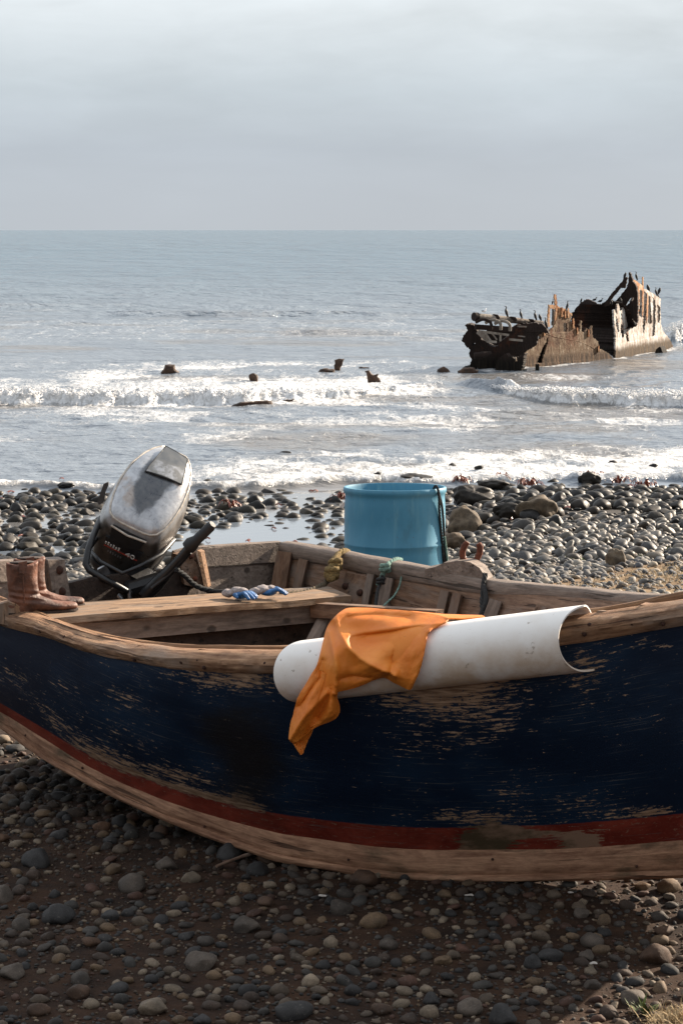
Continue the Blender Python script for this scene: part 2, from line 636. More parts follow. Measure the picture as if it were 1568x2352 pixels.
def m_beach():
    m, g, p = mat_new('dirt and sand')
    pos = g.n('ShaderNodeNewGeometry').outputs['Position']
    sep = g.n('ShaderNodeSeparateXYZ')
    g.l(pos, sep.inputs[0])
    n = g.noise(pos, 5.0, 8, .7)
    n2 = g.noise(pos, 60.0, 5, .7)
    dirt = g.mix(g.sstep(n, .3, .7), (.010, .0047, .0025), (.042, .020, .0100))
    dirt = g.mix(g.math('MULTIPLY', g.sstep(n2, .62, .72), .5), dirt, (.12, .09, .065))
    tan = g.mix(g.sstep(n, .3, .7), (.11, .066, .034), (.24, .16, .088))
    sand = g.mix(g.sstep(n, .3, .7), (.022, .019, .017), (.05, .044, .038))
    far = g.sstep(sep.outputs[1], 9.5, 11.0)
    c = g.mix(far, dirt, sand)
    # dry grassy patch on the right
    t = g.math('MULTIPLY', g.sstep(g.math('SUBTRACT', sep.outputs[0], g.math('MULTIPLY', sep.outputs[1], .068)), .0, .4), g.sstep(sep.outputs[1], 20.0, 17.5))
    t = g.math('MULTIPLY', t, far)
    c = g.mix(t, c, tan)
    g.put(p.inputs['Base Color'], c)
    p.inputs['Roughness'].default_value = .95
    p.inputs['Specular IOR Level'].default_value = .2
    g.put(p.inputs['Normal'], g.bump(g.math('ADD', n, g.math('MULTIPLY', n2, .3)), .8, .02))
    return m


M['beach'] = m_beach()


def m_sea():
    m, g, p = mat_new('sea water with foam')
    pos = g.n('ShaderNodeNewGeometry').outputs['Position']
    sep = g.n('ShaderNodeSeparateXYZ')
    g.l(pos, sep.inputs[0])
    foam = g.attr('foam').outputs['Fac']
    murk = g.attr('murk').outputs['Fac']
    calm = g.attr('calm').outputs['Fac']
    fn1 = g.noise(g.vscale(pos, (2.4, .80, 1.0)), 1.0, 7, .68, .9)
    fn2 = g.noise(g.vscale(pos, (9.0, 3.6, 5.0), (4, 2, 0)), 1.0, 6, .7, .8)
    a = g.math('ADD', g.math('MULTIPLY', fn1, .55), g.math('MULTIPLY', fn2, .45))
    thr = g.math('ADD', a, g.math('MULTIPLY', foam, .60))
    fm = g.sstep(thr, .68, 1.0)
    deep = g.mix(g.sstep(sep.outputs[1], 40.0, 220.0), (.155, .182, .215), (.040, .085, .12))
    wcol = g.mix(murk, deep, (.15, .115, .075))
    fcol = g.mix(g.sstep(fn2, .3, .62), (.38, .375, .365), (.68, .69, .70))
    c = g.mix(fm, wcol, fcol)
    g.put(p.inputs['Base Color'], c)
    g.put(p.inputs['Roughness'], g.math('ADD', g.math('MULTIPLY', fm, .6), g.math('ADD', .08, g.math('MULTIPLY', g.sstep(sep.outputs[1], 40, 400), .12))))
    p.inputs['IOR'].default_value = 1.33
    g.put(p.inputs['Specular IOR Level'], g.math('SUBTRACT', .5, g.math('MULTIPLY', fm, .35)))
    b1 = g.noise(g.vscale(pos, (.55, .9, 1.0)), 1.0, 5, .6, .4)
    b2 = g.noise(g.vscale(pos, (2.6, 4.2, 1.0), (1, 5, 0)), 1.0, 5, .62, .3)
    b3 = g.noise(g.vscale(pos, (.20, .085, 1.0), (3, 2, 0)), 1.0, 5, .62, .3)
    b4 = g.noise(g.vscale(pos, (.055, .016, 1.0), (8, 2, 0)), 1.0, 5, .65, .3)
    f3 = g.math('MULTIPLY', g.sstep(sep.outputs[1], 55, 140), 17.0)
    f4 = g.math('MULTIPLY', g.sstep(sep.outputs[1], 160, 600), 75.0)
    h = g.math('ADD', g.math('MULTIPLY', b1, 1.7), g.math('MULTIPLY', b2, .42))
    h = g.math('ADD', h, g.math('ADD', g.math('MULTIPLY', b3, f3), g.math('MULTIPLY', b4, f4)))
    h = g.math('MULTIPLY', h, g.math('SUBTRACT', 1.0, g.math('MULTIPLY', calm, .97)))
    h = g.math('ADD', h, g.math('MULTIPLY', g.math('MULTIPLY', fm, fn2), .22))
    g.put(p.inputs['Normal'], g.bump(h, 1.0, .16))
    return m


M['sea'] = m_sea()


M['spray'] = simple('white foam clots', (.72, .72, .72), .9, 0, .15, 3, .1)


def m_wreck(name, stops, low=(.10, .062, .03), rough=.9, stk=.6):
    m, g, p = mat_new(name)
    pos = g.n('ShaderNodeNewGeometry').outputs['Position']
    sep = g.n('ShaderNodeSeparateXYZ')
    g.l(pos, sep.inputs[0])
    n = g.math('ADD', g.math('MULTIPLY', g.noise(g.vscale(pos, (2.6, 2.6, 1.5)), 1.0, 7, .72, .4), .6), g.math('MULTIPLY', g.noise(g.vscale(pos, (14, 9, 8)), 1.0, 6, .7, .2), .4))
    c = g.ramp(n, stops)
    streak = g.noise(g.vscale(pos, (16, 10, .9), (2, 3, 1)), 1.0, 5, .65)
    c = g.mix(g.math('MULTIPLY', g.sstep(streak, .52, .7), stk), c, stops[0][1])
    hgt = g.math('ADD', sep.outputs[2], g.math('MULTIPLY', g.math('SUBTRACT', streak, .5), .55))
    # band of weed and barnacles above the water
    lowf = g.sstep(hgt, SEA + .42, SEA + .22)
    rst = g.sstep(g.noise(g.vscale(pos, (1.6, 1.6, 1.1), (5, 5, 5)), 1.0, 6, .7, .6), .54, .66)
    c = g.mix(g.math('MULTIPLY', rst, .6 if stk < .5 else .32), c, (.12, .035, .012))
    c = g.mix(lowf, c, g.mix(g.sstep(streak, .35, .6), low, tuple(x * .25 for x in low)))
    g.put(p.inputs['Base Color'], c)
    p.inputs['Roughness'].default_value = rough
    p.inputs['Specular IOR Level'].default_value = .25
    g.put(p.inputs['Normal'], g.bump(g.math('ADD', n, g.math('MULTIPLY', streak, stk)), 1.0, .05))
    return m


M['plate_grey'] = m_wreck('salt white wreck plate', [(.37, (.13, .042, .016)), (.44, (.26, .20, .16)), (.51, (.44, .41, .37)), (.60, (.60, .59, .565))])
M['plate_brown'] = m_wreck('brown wreck plate', [(.38, (.040, .013, .006)), (.45, (.095, .050, .027)), (.53, (.17, .115, .07)), (.63, (.36, .29, .22))], (.14, .085, .05), .9, .12)
M['plate_rust'] = m_wreck('orange rust frames', [(.36, (.10, .03, .012)), (.45, (.30, .12, .045)), (.54, (.42, .25, .14)), (.64, (.55, .44, .34))])
M['plate_dark'] = m_wreck('black rusted steel', [(.25, (.010, .007, .006)), (.5, (.022, .014, .011)), (.8, (.04, .022, .016))], (.02, .015, .01))
M['plate_lead'] = m_wreck('guano and sunlit-tone steel', [(.25, (.07, .05, .04)), (.5, (.22, .19, .16)), (.8, (.42, .38, .34))])
M['stump'] = simple('soaked brown wreck timber', (.055, .028, .015), .7, 0, .5, 6, .9, dist=.03)

# ------------------------------------------------------------------ beach


def ground(x, y):
    x = np.asarray(x, float)
    y = np.asarray(y, float)
    s = .112 + (.074 - .112) * sm(x, -1.2, 3.0)
    z = -s * np.maximum(y - 11.5, 0)
    shelf = SEA - .05 + .10 * (fbm(x * .45, y * .30, 3, 5) - .5) - .02 * np.maximum(y - 31, 0)
    k = .12
    h = np.clip(.5 + .5 * (z - shelf) / k, 0, 1)           # smooth maximum
    z = np.where(y > 11.5, shelf * (1 - h) + z * h + k * h * (1 - h) * .5, z)
    z = z + .05 * (fbm(x * .9, y * .9, 4, 9) - .5) * sm(y, 3, 5)
    z = z + .6 * sm(-y, -5.2, -1.5)                         # the bank the photographer stands on
    z = np.where(y > 33, np.minimum(z, SEA - .02 * (y - 33) - .05), z)
    return z


def make_beach():
    ys = np.concatenate([np.linspace(-60, 0, 13), np.linspace(1, 5, 9), np.linspace(5.2, 12, 90), np.linspace(12.2, 36, 150), np.geomspace(38, 400, 20)])
    xs = np.concatenate([-np.geomspace(260, 7, 20), np.linspace(-6.5, 6.5, 170), np.geomspace(7, 260, 20)])
    X, Y = np.meshgrid(xs, ys)
    Z = ground(X, Y)
    v = np.stack([X, Y, Z], -1).reshape(-1, 3)
    n, mm = X.shape
    i = (np.arange(n - 1)[:, None] * mm + np.arange(mm - 1)[None]).ravel()
    f = np.stack([i, i + 1, i + 1 + mm, i + mm], 1)
    o = bigmesh('beach', v, f, M['beach'])
    tag(o, kind='structure')


make_beach()

# ------------------------------------------------------------------ sea
CAMS = CAMZ - SEA


def pxY(py):
    return CAMS / math.tan(PITCH + math.atan((py - 1176) / FPX))


def make_sea():
    k1 = np.concatenate([np.geomspace(.00012, .004, 26), np.linspace(.0043, .070, 240)])
    k2 = np.linspace(.0702, .0856, 150)
    k3 = np.concatenate([np.linspace(.0859, .135, 210), np.linspace(.137, .20, 24)])
    ks = np.concatenate([k1, k2, k3])[::-1]
    ys = CAMS / ks
    ta = np.concatenate([-np.geomspace(1.6, .19, 26), np.linspace(-.185, .185, 640), np.geomspace(.19, 1.6, 26)])
    Y = np.repeat(ys[:, None], len(ta), 1)
    X = Y * ta[None]
    T = np.repeat(ta[None], len(ys), 0)
    PX = 784 + T * FPX                                      # bearing, only used to read off where waves break
    dist = Y
    z = np.zeros_like(X)
    # swell and chop
    fade = sm(Y, 33, 44) * (1 - sm(Y, 120, 240))
    z += fade * .16 * (fbm(X * .16 + 3, Y * .34, 3, 21) - .5)
    z += fade * .10 * (fbm(X * .7, Y * 1.3, 3, 25) - .5)
    z += sm(Y, 30, 36) * (1 - sm(Y, 52, 70)) * .07 * (fbm(X * 2.2, Y * 3.4, 3, 29) - .5)
    foam = np.zeros_like(X)
    murk = .55 * sm(fbm(X * .22, Y * .35, 3, 31), .5, .72) * (1 - sm(Y, 60, 130))
    # two breaking waves
    lump = fbm(X * 2.2, Y * 2.2, 5, 41, .65)
    lump2 = fbm(X * 8.5, Y * 7.0, 3, 45, .6)

    SPRAY = []

    def breaker(pxs, pys, hs, back, white, seed):
        nonlocal z, foam, murk
        fy = cub(pxs, [pxY(p) for p in pys])
        fh = cub(pxs, hs)
        inside = sm(PX, pxs[0], pxs[0] + 60) * (1 - sm(PX, pxs[-1] - 60, pxs[-1]))
        pc = np.clip(PX, pxs[0], pxs[-1])
        jag = (1.3 * (fbm(X * .5, X * 0 + seed, 3, seed) - .5) + .5 * (fbm(X * 2.1, X * 0 + seed, 3, seed + 7) - .5)) * white ** .5
        s = Y - (fy(pc) + jag)
        h = np.maximum(fh(pc), 0) * inside
        prof = sm(s, -.12, .34) * (1 - sm(s, .30, back))
        hh = h * prof * ((.42 + .95 * lump) if white > .5 else (.9 + .2 * lump))
        hh = hh + prof * h * (.75 if white > .5 else .1) * (lump2 - .5)
        z = z + hh - h * .14 * np.exp(-((s + .35) / .35) ** 2)
        if white > .9:
            q = np.random.default_rng(seed + 200)
            for x_ in np.linspace(max(pxs[0], -500), min(pxs[-1], 1900), 1500):
                hh_ = float(fh(x_))
                if hh_ < .05:
                    continue
                y_ = float(fy(x_)) + float(1.3 * (fbm((x_ - 784) / FPX * fy(x_) * .5, seed, 3, seed) - .5) + .5 * (fbm((x_ - 784) / FPX * fy(x_) * 2.1, seed, 3, seed + 7) - .5))
                for _ in range(2):
                    SPRAY.append(((x_ - 784) / FPX * y_ + q.normal(0, .04), y_ + q.uniform(.05, .7), SEA + hh_ * (.75 + .45 * q.random() ** 2) + abs(q.normal(0, .03)), q.uniform(.006, .022)))
        wf = np.clip(h / .14, 0, 1) * white * (.70 + .35 * sm(lump2, .3, .6))
        foam = np.maximum(foam, wf * sm(s, -.08, .03) * (1 - sm(s, back * .75, back * 1.6)))
        murk = np.maximum(murk, .30 * np.clip(h / .2, 0, 1) * (1 - white) * prof * sm(lump, .35, .6))

    breaker([-900, -200, 0, 300, 500, 700, 850, 1000, 1060], [930, 932, 931, 929, 926, 917, 908, 893, 888], [.20, .24, .28, .21, .23, .16, .11, .06, 0], 2.0, 1.0, 51)
    breaker([1120, 1190, 1300, 1400, 1568, 1800, 2300], [893, 912, 925, 929, 932, 934, 934], [.06, .17, .25, .21, .24, .22, .22], 1.9, 1.0, 53)
    breaker([1020, 1080, 1140, 1190, 1230], [884, 890, 896, 905, 908], [0, .16, .22, .2, 0], 1.5, .25, 55)
    breaker([1505, 1545, 1600, 1800, 2200], [786, 784, 783, 783, 783], [.12, .5, .6, .6, .5], 3.0, 1.0, 57)
    breaker([150, 350, 600, 800, 980], [722, 724, 726, 724, 722], [0, .14, .20, .16, 0], 4.5, .30, 59)
    breaker([-200, 0, 250, 420], [700, 703, 704, 700], [.06, .1, .08, 0], 4.0, .2, 61)
    breaker([550, 700, 950, 1040], [770, 768, 770, 775], [0, .10, .12, 0], 2.5, .3, 63)
    # sheets of spent foam behind the breakers, and along the shore
    pat = fbm(X * .35, Y * .22, 4, 71)
    behind = sm(Y, 46.5, 48.5) * (1 - sm(Y, 60, 68)) * sm(PX, -80, 260) * (1 - sm(PX, 960, 1150))
    foam = np.maximum(foam, behind * (.38 + .40 * sm(pat, .35, .6)))
    z += behind * .06 * (lump2 - .5)
    left = sm(Y, 46.5, 48.5) * (1 - sm(Y, 54, 60)) * (1 - sm(PX, 100, 300))
    foam = np.maximum(foam, left * .55)
    right = sm(Y, 43, 47) * (1 - sm(Y, 56, 62)) * sm(PX, 1000, 1200)
    foam = np.maximum(foam, right * (.26 + .30 * sm(pat, .45, .7)))
    mid = sm(Y, 37, 40) * (1 - sm(Y, 47, 50))
    foam = np.maximum(foam, mid * (.30 + .26 * sm(fbm(X * .5, Y * .5, 3, 75), .5, .75)))
    shore_y = 32.3 + 1.1 * (fbm(X * .6, X * 0, 4, 77) - .5) + .8 * sm(PX, 500, 1200)
    sh = sm(Y, shore_y, shore_y + .25) * (1 - sm(Y, shore_y + 3.0, shore_y + 7.5)) * (.25 + .75 * sm(PX, 200, 620))
    foam = np.maximum(foam, sh * (.46 + .34 * sm(fbm(X * .9, Y * .8, 3, 79), .35, .65)))
    edge = np.exp(-((Y - shore_y - .2) / .22) ** 2)
    foam = np.maximum(foam, .75 * edge)
    z += .10 * edge * (.4 + fbm(X * 4, Y * 5, 3, 81)) + sh * .10 * (fbm(X * 3, Y * 4.5, 3, 83) - .4)
    foam = np.maximum(foam, (.19 + .17 * sm(fbm(X * .10, Y * .10, 4, 91), .45, .65)) * (1 - sm(Y, 90, 160)) * sm(Y, 50, 60))
    wy = np.interp(PX, [1085, 1196, 1412, 1544], [60.0, 60.9, 65.0, 71.6])
    ring = sm(PX, 1060, 1120) * (1 - sm(PX, 1540, 1580)) * sm(Y - wy, -1.5, -.4) * (1 - sm(Y - wy, .0, .5))
    foam = np.maximum(foam, ring * (.30 + .35 * sm(fbm(X * 1.3, Y * .8, 3, 97), .4, .6)))
    # thrown drops and clots of foam along the crests
    sp = np.array(SPRAY)
    bv, bf = ico(1)
    vv = (bv[None] * sp[:, 3][:, None, None] * np.array((1.5, 1, .8)) + sp[:, None, :3]).reshape(-1, 3)
    ff = (bf[None] + (np.arange(len(sp)) * len(bv))[:, None, None]).reshape(-1, 3)
    tag(bigmesh('wave_spray', vv, ff, M['spray']), kind='stuff')
    calm = 1 - sm(Y, shore_y - .6, shore_y + .5)
    murk = np.maximum(murk, .8 * edge * (1 - sm(PX, 300, 700)))
    v = np.stack([X, Y, z + SEA], -1).reshape(-1, 3)
    n, mm = X.shape
    i = (np.arange(n - 1)[:, None] * mm + np.arange(mm - 1)[None]).ravel()
    f = np.stack([i, i + 1, i + 1 + mm, i + mm], 1)
    o = bigmesh('sea', v, f, M['sea'], {'foam': foam.ravel(), 'murk': np.clip(murk, 0, 1).ravel(), 'calm': calm.ravel()})
    tag(o, kind='structure')


make_sea()

# ------------------------------------------------------------------ the wooden boat
def curve(pts, dep, xmap=None):
    """curve of the boat: pts (px, py), dep (px, distance) -> function of px giving world points"""
    fy = cub(*zip(*pts))
    fd = cub(*zip(*dep))
    xmap = xmap or (lambda q: q)
    return lambda x: np.array([U(xmap(q), fy(q), fd(q)) for q in np.atleast_1d(x)])


BOW = 2450
_rk = cub([1400, 1500, 1568, 1700, 2000, BOW], [1400, 1497, 1548, 1586, 1602, 1610])
rake = lambda q: q if q < 1400 else float(_rk(q))      # the stem rakes forward: the foot of the hull ends well before its top
D_RAIL = [(-150, 8.80), (0, 8.45), (150, 8.10), (300, 7.82), (450, 7.60), (640, 7.42), (900, 7.28), (1100, 7.20), (1310, 7.12), (1568, 7.02), (1800, 6.97), (BOW, 7.0)]
D_PLANK = [(-150, 9.05), (0, 8.70), (150, 8.38), (300, 8.11), (450, 7.90), (640, 7.68), (900, 7.55), (1100, 7.49), (1310, 7.38), (1568, 7.20), (1800, 7.09), (BOW, 7.04)]
rail_top = curve([(-150, 1335), (0, 1398), (70, 1420), (150, 1450), (250, 1475), (400, 1495), (640, 1500), (980, 1470), (1310, 1421), (1400, 1409), (1568, 1385), (1800, 1348), (BOW, 1238)], D_RAIL)
rail_bot = curve([(-150, 1388), (0, 1440), (100, 1465), (200, 1500), (300, 1523), (400, 1541), (500, 1548), (640, 1551), (980, 1530), (1310, 1481), (1568, 1441), (1800, 1405), (BOW, 1298)], D_RAIL)
inn_top = curve([(-150, 1318), (60, 1396), (150, 1434), (204, 1450), (300, 1469), (420, 1481), (640, 1484), (980, 1452), (1310, 1405), (1400, 1393), (1568, 1360), (1800, 1323), (BOW, 1216)], [(a, b + .155) for a, b in D_RAIL])
plk_top = curve([(-150, 1545), (0, 1630), (110, 1700), (220, 1768), (439, 1858), (689, 1920), (976, 1952), (1240, 1952), (1391, 1945), (1568, 1932), (1800, 1924), (BOW, 1902)], D_PLANK, rake)
plk_bot = curve([(-150, 1572), (0, 1663), (110, 1744), (307, 1845), (527, 1933), (689, 1979), (976, 2015), (1240, 2015), (1568, 2006), (1800, 2000), (BOW, 1982)], D_PLANK, rake)
far_top = curve([(650, 1246), (690, 1252), (780, 1269), (900, 1291), (1000, 1310), (1115, 1332), (1300, 1350), (1500, 1368), (1700, 1362), (2000, 1318), (BOW, 1238)],
                [(650, 10.1), (780, 9.75), (1000, 9.25), (1300, 8.65), (1500, 8.24), (1700, 7.95), (2000, 7.55), (BOW, 7.05)])

boat = empty('wooden_boat', (0.1, 8.2, 0), 'beached wooden fishing boat with worn navy sides and a red stripe', 'boat')


def arclen(P):
    return np.concatenate([[0], np.cumsum(np.linalg.norm(np.diff(P, axis=0), axis=1))])


def make_hull():
    xs = np.linspace(-150, BOW, 300)
    top = rail_bot(xs) + np.array((0, .012, .02))
    bot = plk_top(xs) + np.array((0, .012, -.02))
    ss = np.linspace(0, 1, 44)
    along = arclen((top + bot) / 2)
    tang = np.gradient((top + bot) / 2, axis=0)
    nout = np.stack([tang[:, 1], -tang[:, 0], 0 * tang[:, 0]], 1)
    nout /= np.linalg.norm(nout, axis=1)[:, None]
    P = bot[:, None] * (1 - ss)[None, :, None] + top[:, None] * ss[None, :, None]
    P = P + nout[:, None] * (np.sin(ss * math.pi) * .035)[None, :, None]
    rip = (fbm(along[:, None] * 1.3 + 0 * ss[None], ss[None] * 2.2 + 0 * along[:, None], 3, 15) - .5) * .02
    P = P + nout[:, None] * rip[..., None]
    H = np.linalg.norm(top - bot, axis=1)
    tc = np.stack([np.repeat(along[:, None], len(ss), 1), H[:, None] * ss[None], np.repeat(ss[None], len(xs), 0)], -1)
    # wear: places where the paint is rubbed off, given along the hull (px) and up its side (share)
    X = np.repeat(xs[:, None], len(ss), 1)
    S = np.repeat(ss[None], len(xs), 0)

    def blob(x0, s0, rx, rs, a):
        return a * np.exp(-((X - x0) / rx) ** 2 - ((S - s0) / rs) ** 2)
    wear = np.full(X.shape, .06)
    for b in [(480, .93, 110, .10, .55), (600, .95, 120, .08, .50), (1080, .90, 130, .11, .95), (980, .78, 130, .12, .45), (1150, .72, 120, .12, .42), (870, .82, 120, .05, .30),
              (1340, .88, 60, .09, .45), (1500, .93, 50, .06, .5), (1380, .75, 90, .08, .25), (60, .55, 60, .16, .50), (130, .30, 90, .12, .45), (240, .20, 90, .07, .55),
              (160, .62, 40, .08, .40), (300, .72, 90, .08, .38), (300, .42, 110, .10, .34), (360, .24, 120, .07, .50), (430, .27, 70, .08, .45), (540, .16, 90, .035, .95),
              (410, .165, 130, .025, .8), (300, .155, 120, .02, .7), (560, .22, 50, .06, .45), (1000, .62, 170, .07, .30), (1000, .56, 150, .05, .28),
              (900, .35, 120, .05, .27), (1130, .19, 110, .05, .45), (1020, .22, 90, .04, .40), (1400, .20, 130, .04, .30), (1350, .27, 110, .03, .3), (1540, .18, 70, .03, .6), (1480, .165, 60, .02, .7),
              (1480, .55, 120, .1, .22), (1250, .5, 130, .12, .2), (1180, .33, 90, .09, .22), (700, .5, 90, .2, .16)]:
        wear = wear + blob(*b)
    soot = blob(600, .45, 90, .5, .75) + blob(500, .62, 90, .2, .55) + blob(520, .25, 90, .1, .35) + blob(1010, .85, 120, .1, .25)
    bare = blob(1130, .09, 70, .10, 1.0) + blob(1085, .06, 40, .08, .6) + blob(1335, .06, 75, .07, .85) + blob(1230, .11, 60, .03, .5) + blob(880, .07, 120, .05, .22) + blob(620, .07, 60, .05, .2)
    mb = MB()
    mb.grid(P, tc.reshape(-1, 3))
    n_out = len(xs) * len(ss)
    attrs = {k: a.ravel() for k, a in (('wear', wear), ('soot', soot), ('bare', bare))}
    # far side and bottom, outside skin
    t = np.linspace(0, 1, 80)
    fx = 650 + (BOW - 650) * t
    ft = far_top(fx)
    xa = np.interp(t, [0, 1], [-150, BOW])
    nb = plk_bot(xa)
    fb = ft.copy()
    fb[:, 2] = np.interp(t, [0, .22, .37, .55, .75, 1], [.26, .1, .06, .10, .17, .22])
    fb += np.array((-.05, -.16, 0))
    wv_ = sm(t, .15, .57)[:, None]
    fz = fb[:, 2].copy()
    fb = fb * (1 - wv_) + (nb + np.stack([0 * t + .02, .25 * (1 - t) ** 2 + .03, 0 * t], 1)) * wv_
    fb[:, 2] = fz
    fo = np.array((.03, .06, 0))
    F = np.stack([ft + fo + np.array((0, 0, -.05)), (ft + fb) / 2 + fo * 1.6, fb + fo], 1)
    B = np.stack([fb + fo, fb * .66 + nb * .34, fb * .34 + nb * .66, nb + np.array((0, .03, .0))], 1)
    for G in (F, B):
        mb.grid(G)
        for k in attrs:
            attrs[k] = np.concatenate([attrs[k], np.full(G.shape[0] * G.shape[1], -.2)])
    return build('hull', mb, M['hull'], boat, 60, attrs, recalc=False), fb


hull, far_bot = make_hull()


def sweep_rect(cf_top, cf_bot, xs, thick, back, wob=.004, seed=1, rounded=True, scal=0.0):
    """hewn timber: front face between two curves, thick metres deep, back = direction away from the front"""
    a, b = cf_top(xs), cf_bot(xs)
    al = arclen((a + b) / 2)
    tang = np.gradient((a + b) / 2, axis=0)
    n = np.stack([-tang[:, 1], tang[:, 0], 0 * tang[:, 0]], 1)
    n /= np.linalg.norm(n, axis=1)[:, None]
    n = n * back
    H = np.linalg.norm(a - b, axis=1)
    prof = [(0.0, .12), (-.006, .3), (-.009, .5), (-.006, .66), (.0, .76), (.010, .84), (.45, .95), (.7, 1.0), (1.0, .99), (1.0, .04), (.5, .0), (.012, .0)] if rounded else [(0.0, .12), (-.005, .3), (-.007, .5), (-.004, .8), (.002, .95), (.008, 1.0), (.6, 1.0), (1.0, .99), (1.0, .04), (.5, .0), (.010, .0)]
    P = np.zeros((len(xs), len(prof), 3))
    tc = np.zeros_like(P)
    adze = np.abs(np.sin(math.pi * (al / .075 + 1.6 * fbm(al * 3, al * 0, 2, seed + 9)))) ** .6 * sm(fbm(al * .8 + 3, al * 0, 2, seed + 11), .35, .5)
    for j, (d, h) in enumerate(prof):
        dd = d * thick if d > .1 else d
        w = wob * 2 * (fbm(al * 4, al * 0 + j * .7, 4, seed) - .5)
        w2 = wob * 2 * (fbm(al * 5, al * 0 + j * .9 + 40, 4, seed + 3) - .5)
        P[:, j] = b + (a - b) * h + n * (dd + w - (scal * adze if (d < .1 and .4 < h < .9) else 0))[:, None]
        P[:, j, 2] += w2
        tc[:, j] = np.stack([al, np.full(len(al), dd), H * h], 1)
    return P, tc.reshape(-1, 3)


xs = np.linspace(-150, BOW, 640)
P, tc = sweep_rect(rail_top, rail_bot, xs, .075, 1, .0065, 2, scal=.007)
build('gunwale_rail', MB().grid(P, tc, True, True), M['rail'], boat, 40)
inn_b = lambda x: inn_top(x) + np.array((0, -.005, -.062))
P, tc = sweep_rect(inn_top, inn_b, xs, .022, 1, .0035, 5, False)
build('inner_rail', MB().grid(P, tc, True, True), M['rail_in'], boat, 40)
rg = np.random.default_rng(5)
for q, w in ((-60, .05), (128, .03), (208, .055), (243, .03), (336, .06), (350, .03), (478, .06), (590, .05), (1400, .05), (1500, .05), (1620, .05)):
    a = rail_top([q])[0] + np.array((-.01, .06, -.030))
    b = inn_top([q + (20 if q < 900 else 4)])[0] + np.array((0, .012, -.044))
    d = nrm(b - a)
    build('spacer_block', MB().bar(a, b, w, .055), M['rail'], boat, 30)
P, tc = sweep_rect(plk_top, plk_bot, xs, .06, 1, .006, 8, False)
build('bottom_plank', MB().grid(P, tc, True, True), M['strake'], boat, 40)
# thin runner under the bottom plank
run_t = lambda x: plk_bot(x) + np.array((0, -.012, .012))
run_b = lambda x: plk_bot(x) + np.array((0, -.006, -.016))
P, tc = sweep_rect(run_t, run_b, np.linspace(-150, BOW - 5, 240), .05, 1, .004, 12, False)
build('runner', MB().grid(P, tc, True, True), M['strake'], boat, 40)

for px, fr_ in ((95, .45), (150, .62), (310, .3), (418, .5), (456, .62), (470, .3), (610, .55), (1340, .35), (1352, .68), (1450, .5), (1520, .3)):
    p = rail_top([px])[0] * fr_ + rail_bot([px])[0] * (1 - fr_)
    build('nail', MB().ell(p + np.array((0, -.010, 0)), (.008, .006, .008)), M['bolt'], boat, 60)
for px, fr_ in ((60, .5), (190, .7), (470, .35), (800, .4), (1130, .7), (1460, .3)):
    p = plk_top([px])[0] * fr_ + plk_bot([px])[0] * (1 - fr_)
    build('nail', MB().ell(p + np.array((0, -.008, 0)), (.005, .005, .005)), M['bolt'], boat, 60)

# inside lining, near side and far side and floor
mb = MB()
xs2 = np.linspace(-150, BOW, 60)
a = rail_bot(xs2) + np.array((.01, .055, .06))
b = plk_bot(xs2) + np.array((.01, .08, .06))
mb.grid(np.stack([a, (a + b) / 2, b], 1))
t = np.linspace(0, 1, 80)
ft = far_top(650 + (BOW - 650) * t)
fb = far_bot + np.array((0, -.01, .05))
lin = np.stack([ft * (1 - s) + fb * s for s in (0.03, .25, .5, .75, 1)], 1)
al = arclen(ft)
tcl = np.stack([np.stack([al, 0 * al + s, 0 * al], 1) for s in (0, .2, .4, .6, .8)], 1).reshape(-1, 3)
mb.grid(lin[:, :3], tcl.reshape(80, 5, 3)[:, :3].reshape(-1, 3))
bi = plk_bot(np.interp(t, [0, 1], [-150, BOW])) + np.array((.01, .08, .05))
build('lining', mb, M['inner'], boat, 40, recalc=False)
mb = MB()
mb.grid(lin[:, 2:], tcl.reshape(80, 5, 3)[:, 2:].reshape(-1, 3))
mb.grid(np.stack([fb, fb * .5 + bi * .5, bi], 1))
build('shaded_bilge', mb, M['dark_shade_wood'], boat, 40, recalc=False)  # lower lining and floor coloured dark for the shade deep in the hull

# far gunwale: a board nailed inside the top edge
fxs = np.linspace(648, BOW - 20, 120)
hump = lambda x: 0 * np.asarray(x)
f_t = lambda x: far_top(x) + np.array((-.012, -.022, .004))
f_b = lambda x: far_top(x) + np.array((-.012, -.026, -.068))
P, tc = sweep_rect(f_t, f_b, fxs, .07, 1, .0035, 21, False)
build('far_gunwale', MB().grid(P, tc, True, True), M['inner_grey'], boat, 40)


def far_in(px, drop, off=.03):
    """point on the far inside planking, drop 0..1 down from the top edge"""
    tt = (px - 650) / (BOW - 650)
    p0 = far_top([px])[0]
    p1 = np.array([np.interp(tt, t, fb[:, k]) for k in range(3)])
    return p0 + (p1 - p0) * drop + np.array((-off * .35, -off, 0))


for px, w, d0, mt in ((664, .07, .07, 'inner'), (708, .04, .10, 'inner'), (862, .03, .10, 'inner_grey'), (900, .05, .10, 'inner_grey'), (1034, .035, .1, 'inner'), (1064, .035, .1, 'inner'), (1158, .05, .1, 'inner_grey'),
                      (1270, .04, .1, 'inner'), (1420, .04, .1, 'inner')):
    build('rib', MB().bar(far_in(px, d0), far_in(px - 30, .95), w, .045, up=(.35, 1, 0)), M[mt], boat, 30)
# square pad bolted to the planking behind the bench
c = [far_in(806, .12, .045), far_in(858, .12, .045), far_in(838, .52, .045), far_in(786, .52, .045)]
pad = build('bolted_pad', MB().prism([c], (0.01, .03, 0)), M['inner'], boat, 30)
for u_, v_ in ((808, .22), (842, .24), (798, .42), (826, .45)):
    build('bolt', MB().ell(far_in(u_, v_, .05), (.016, .014, .016)), M['bolt'], pad, 60)

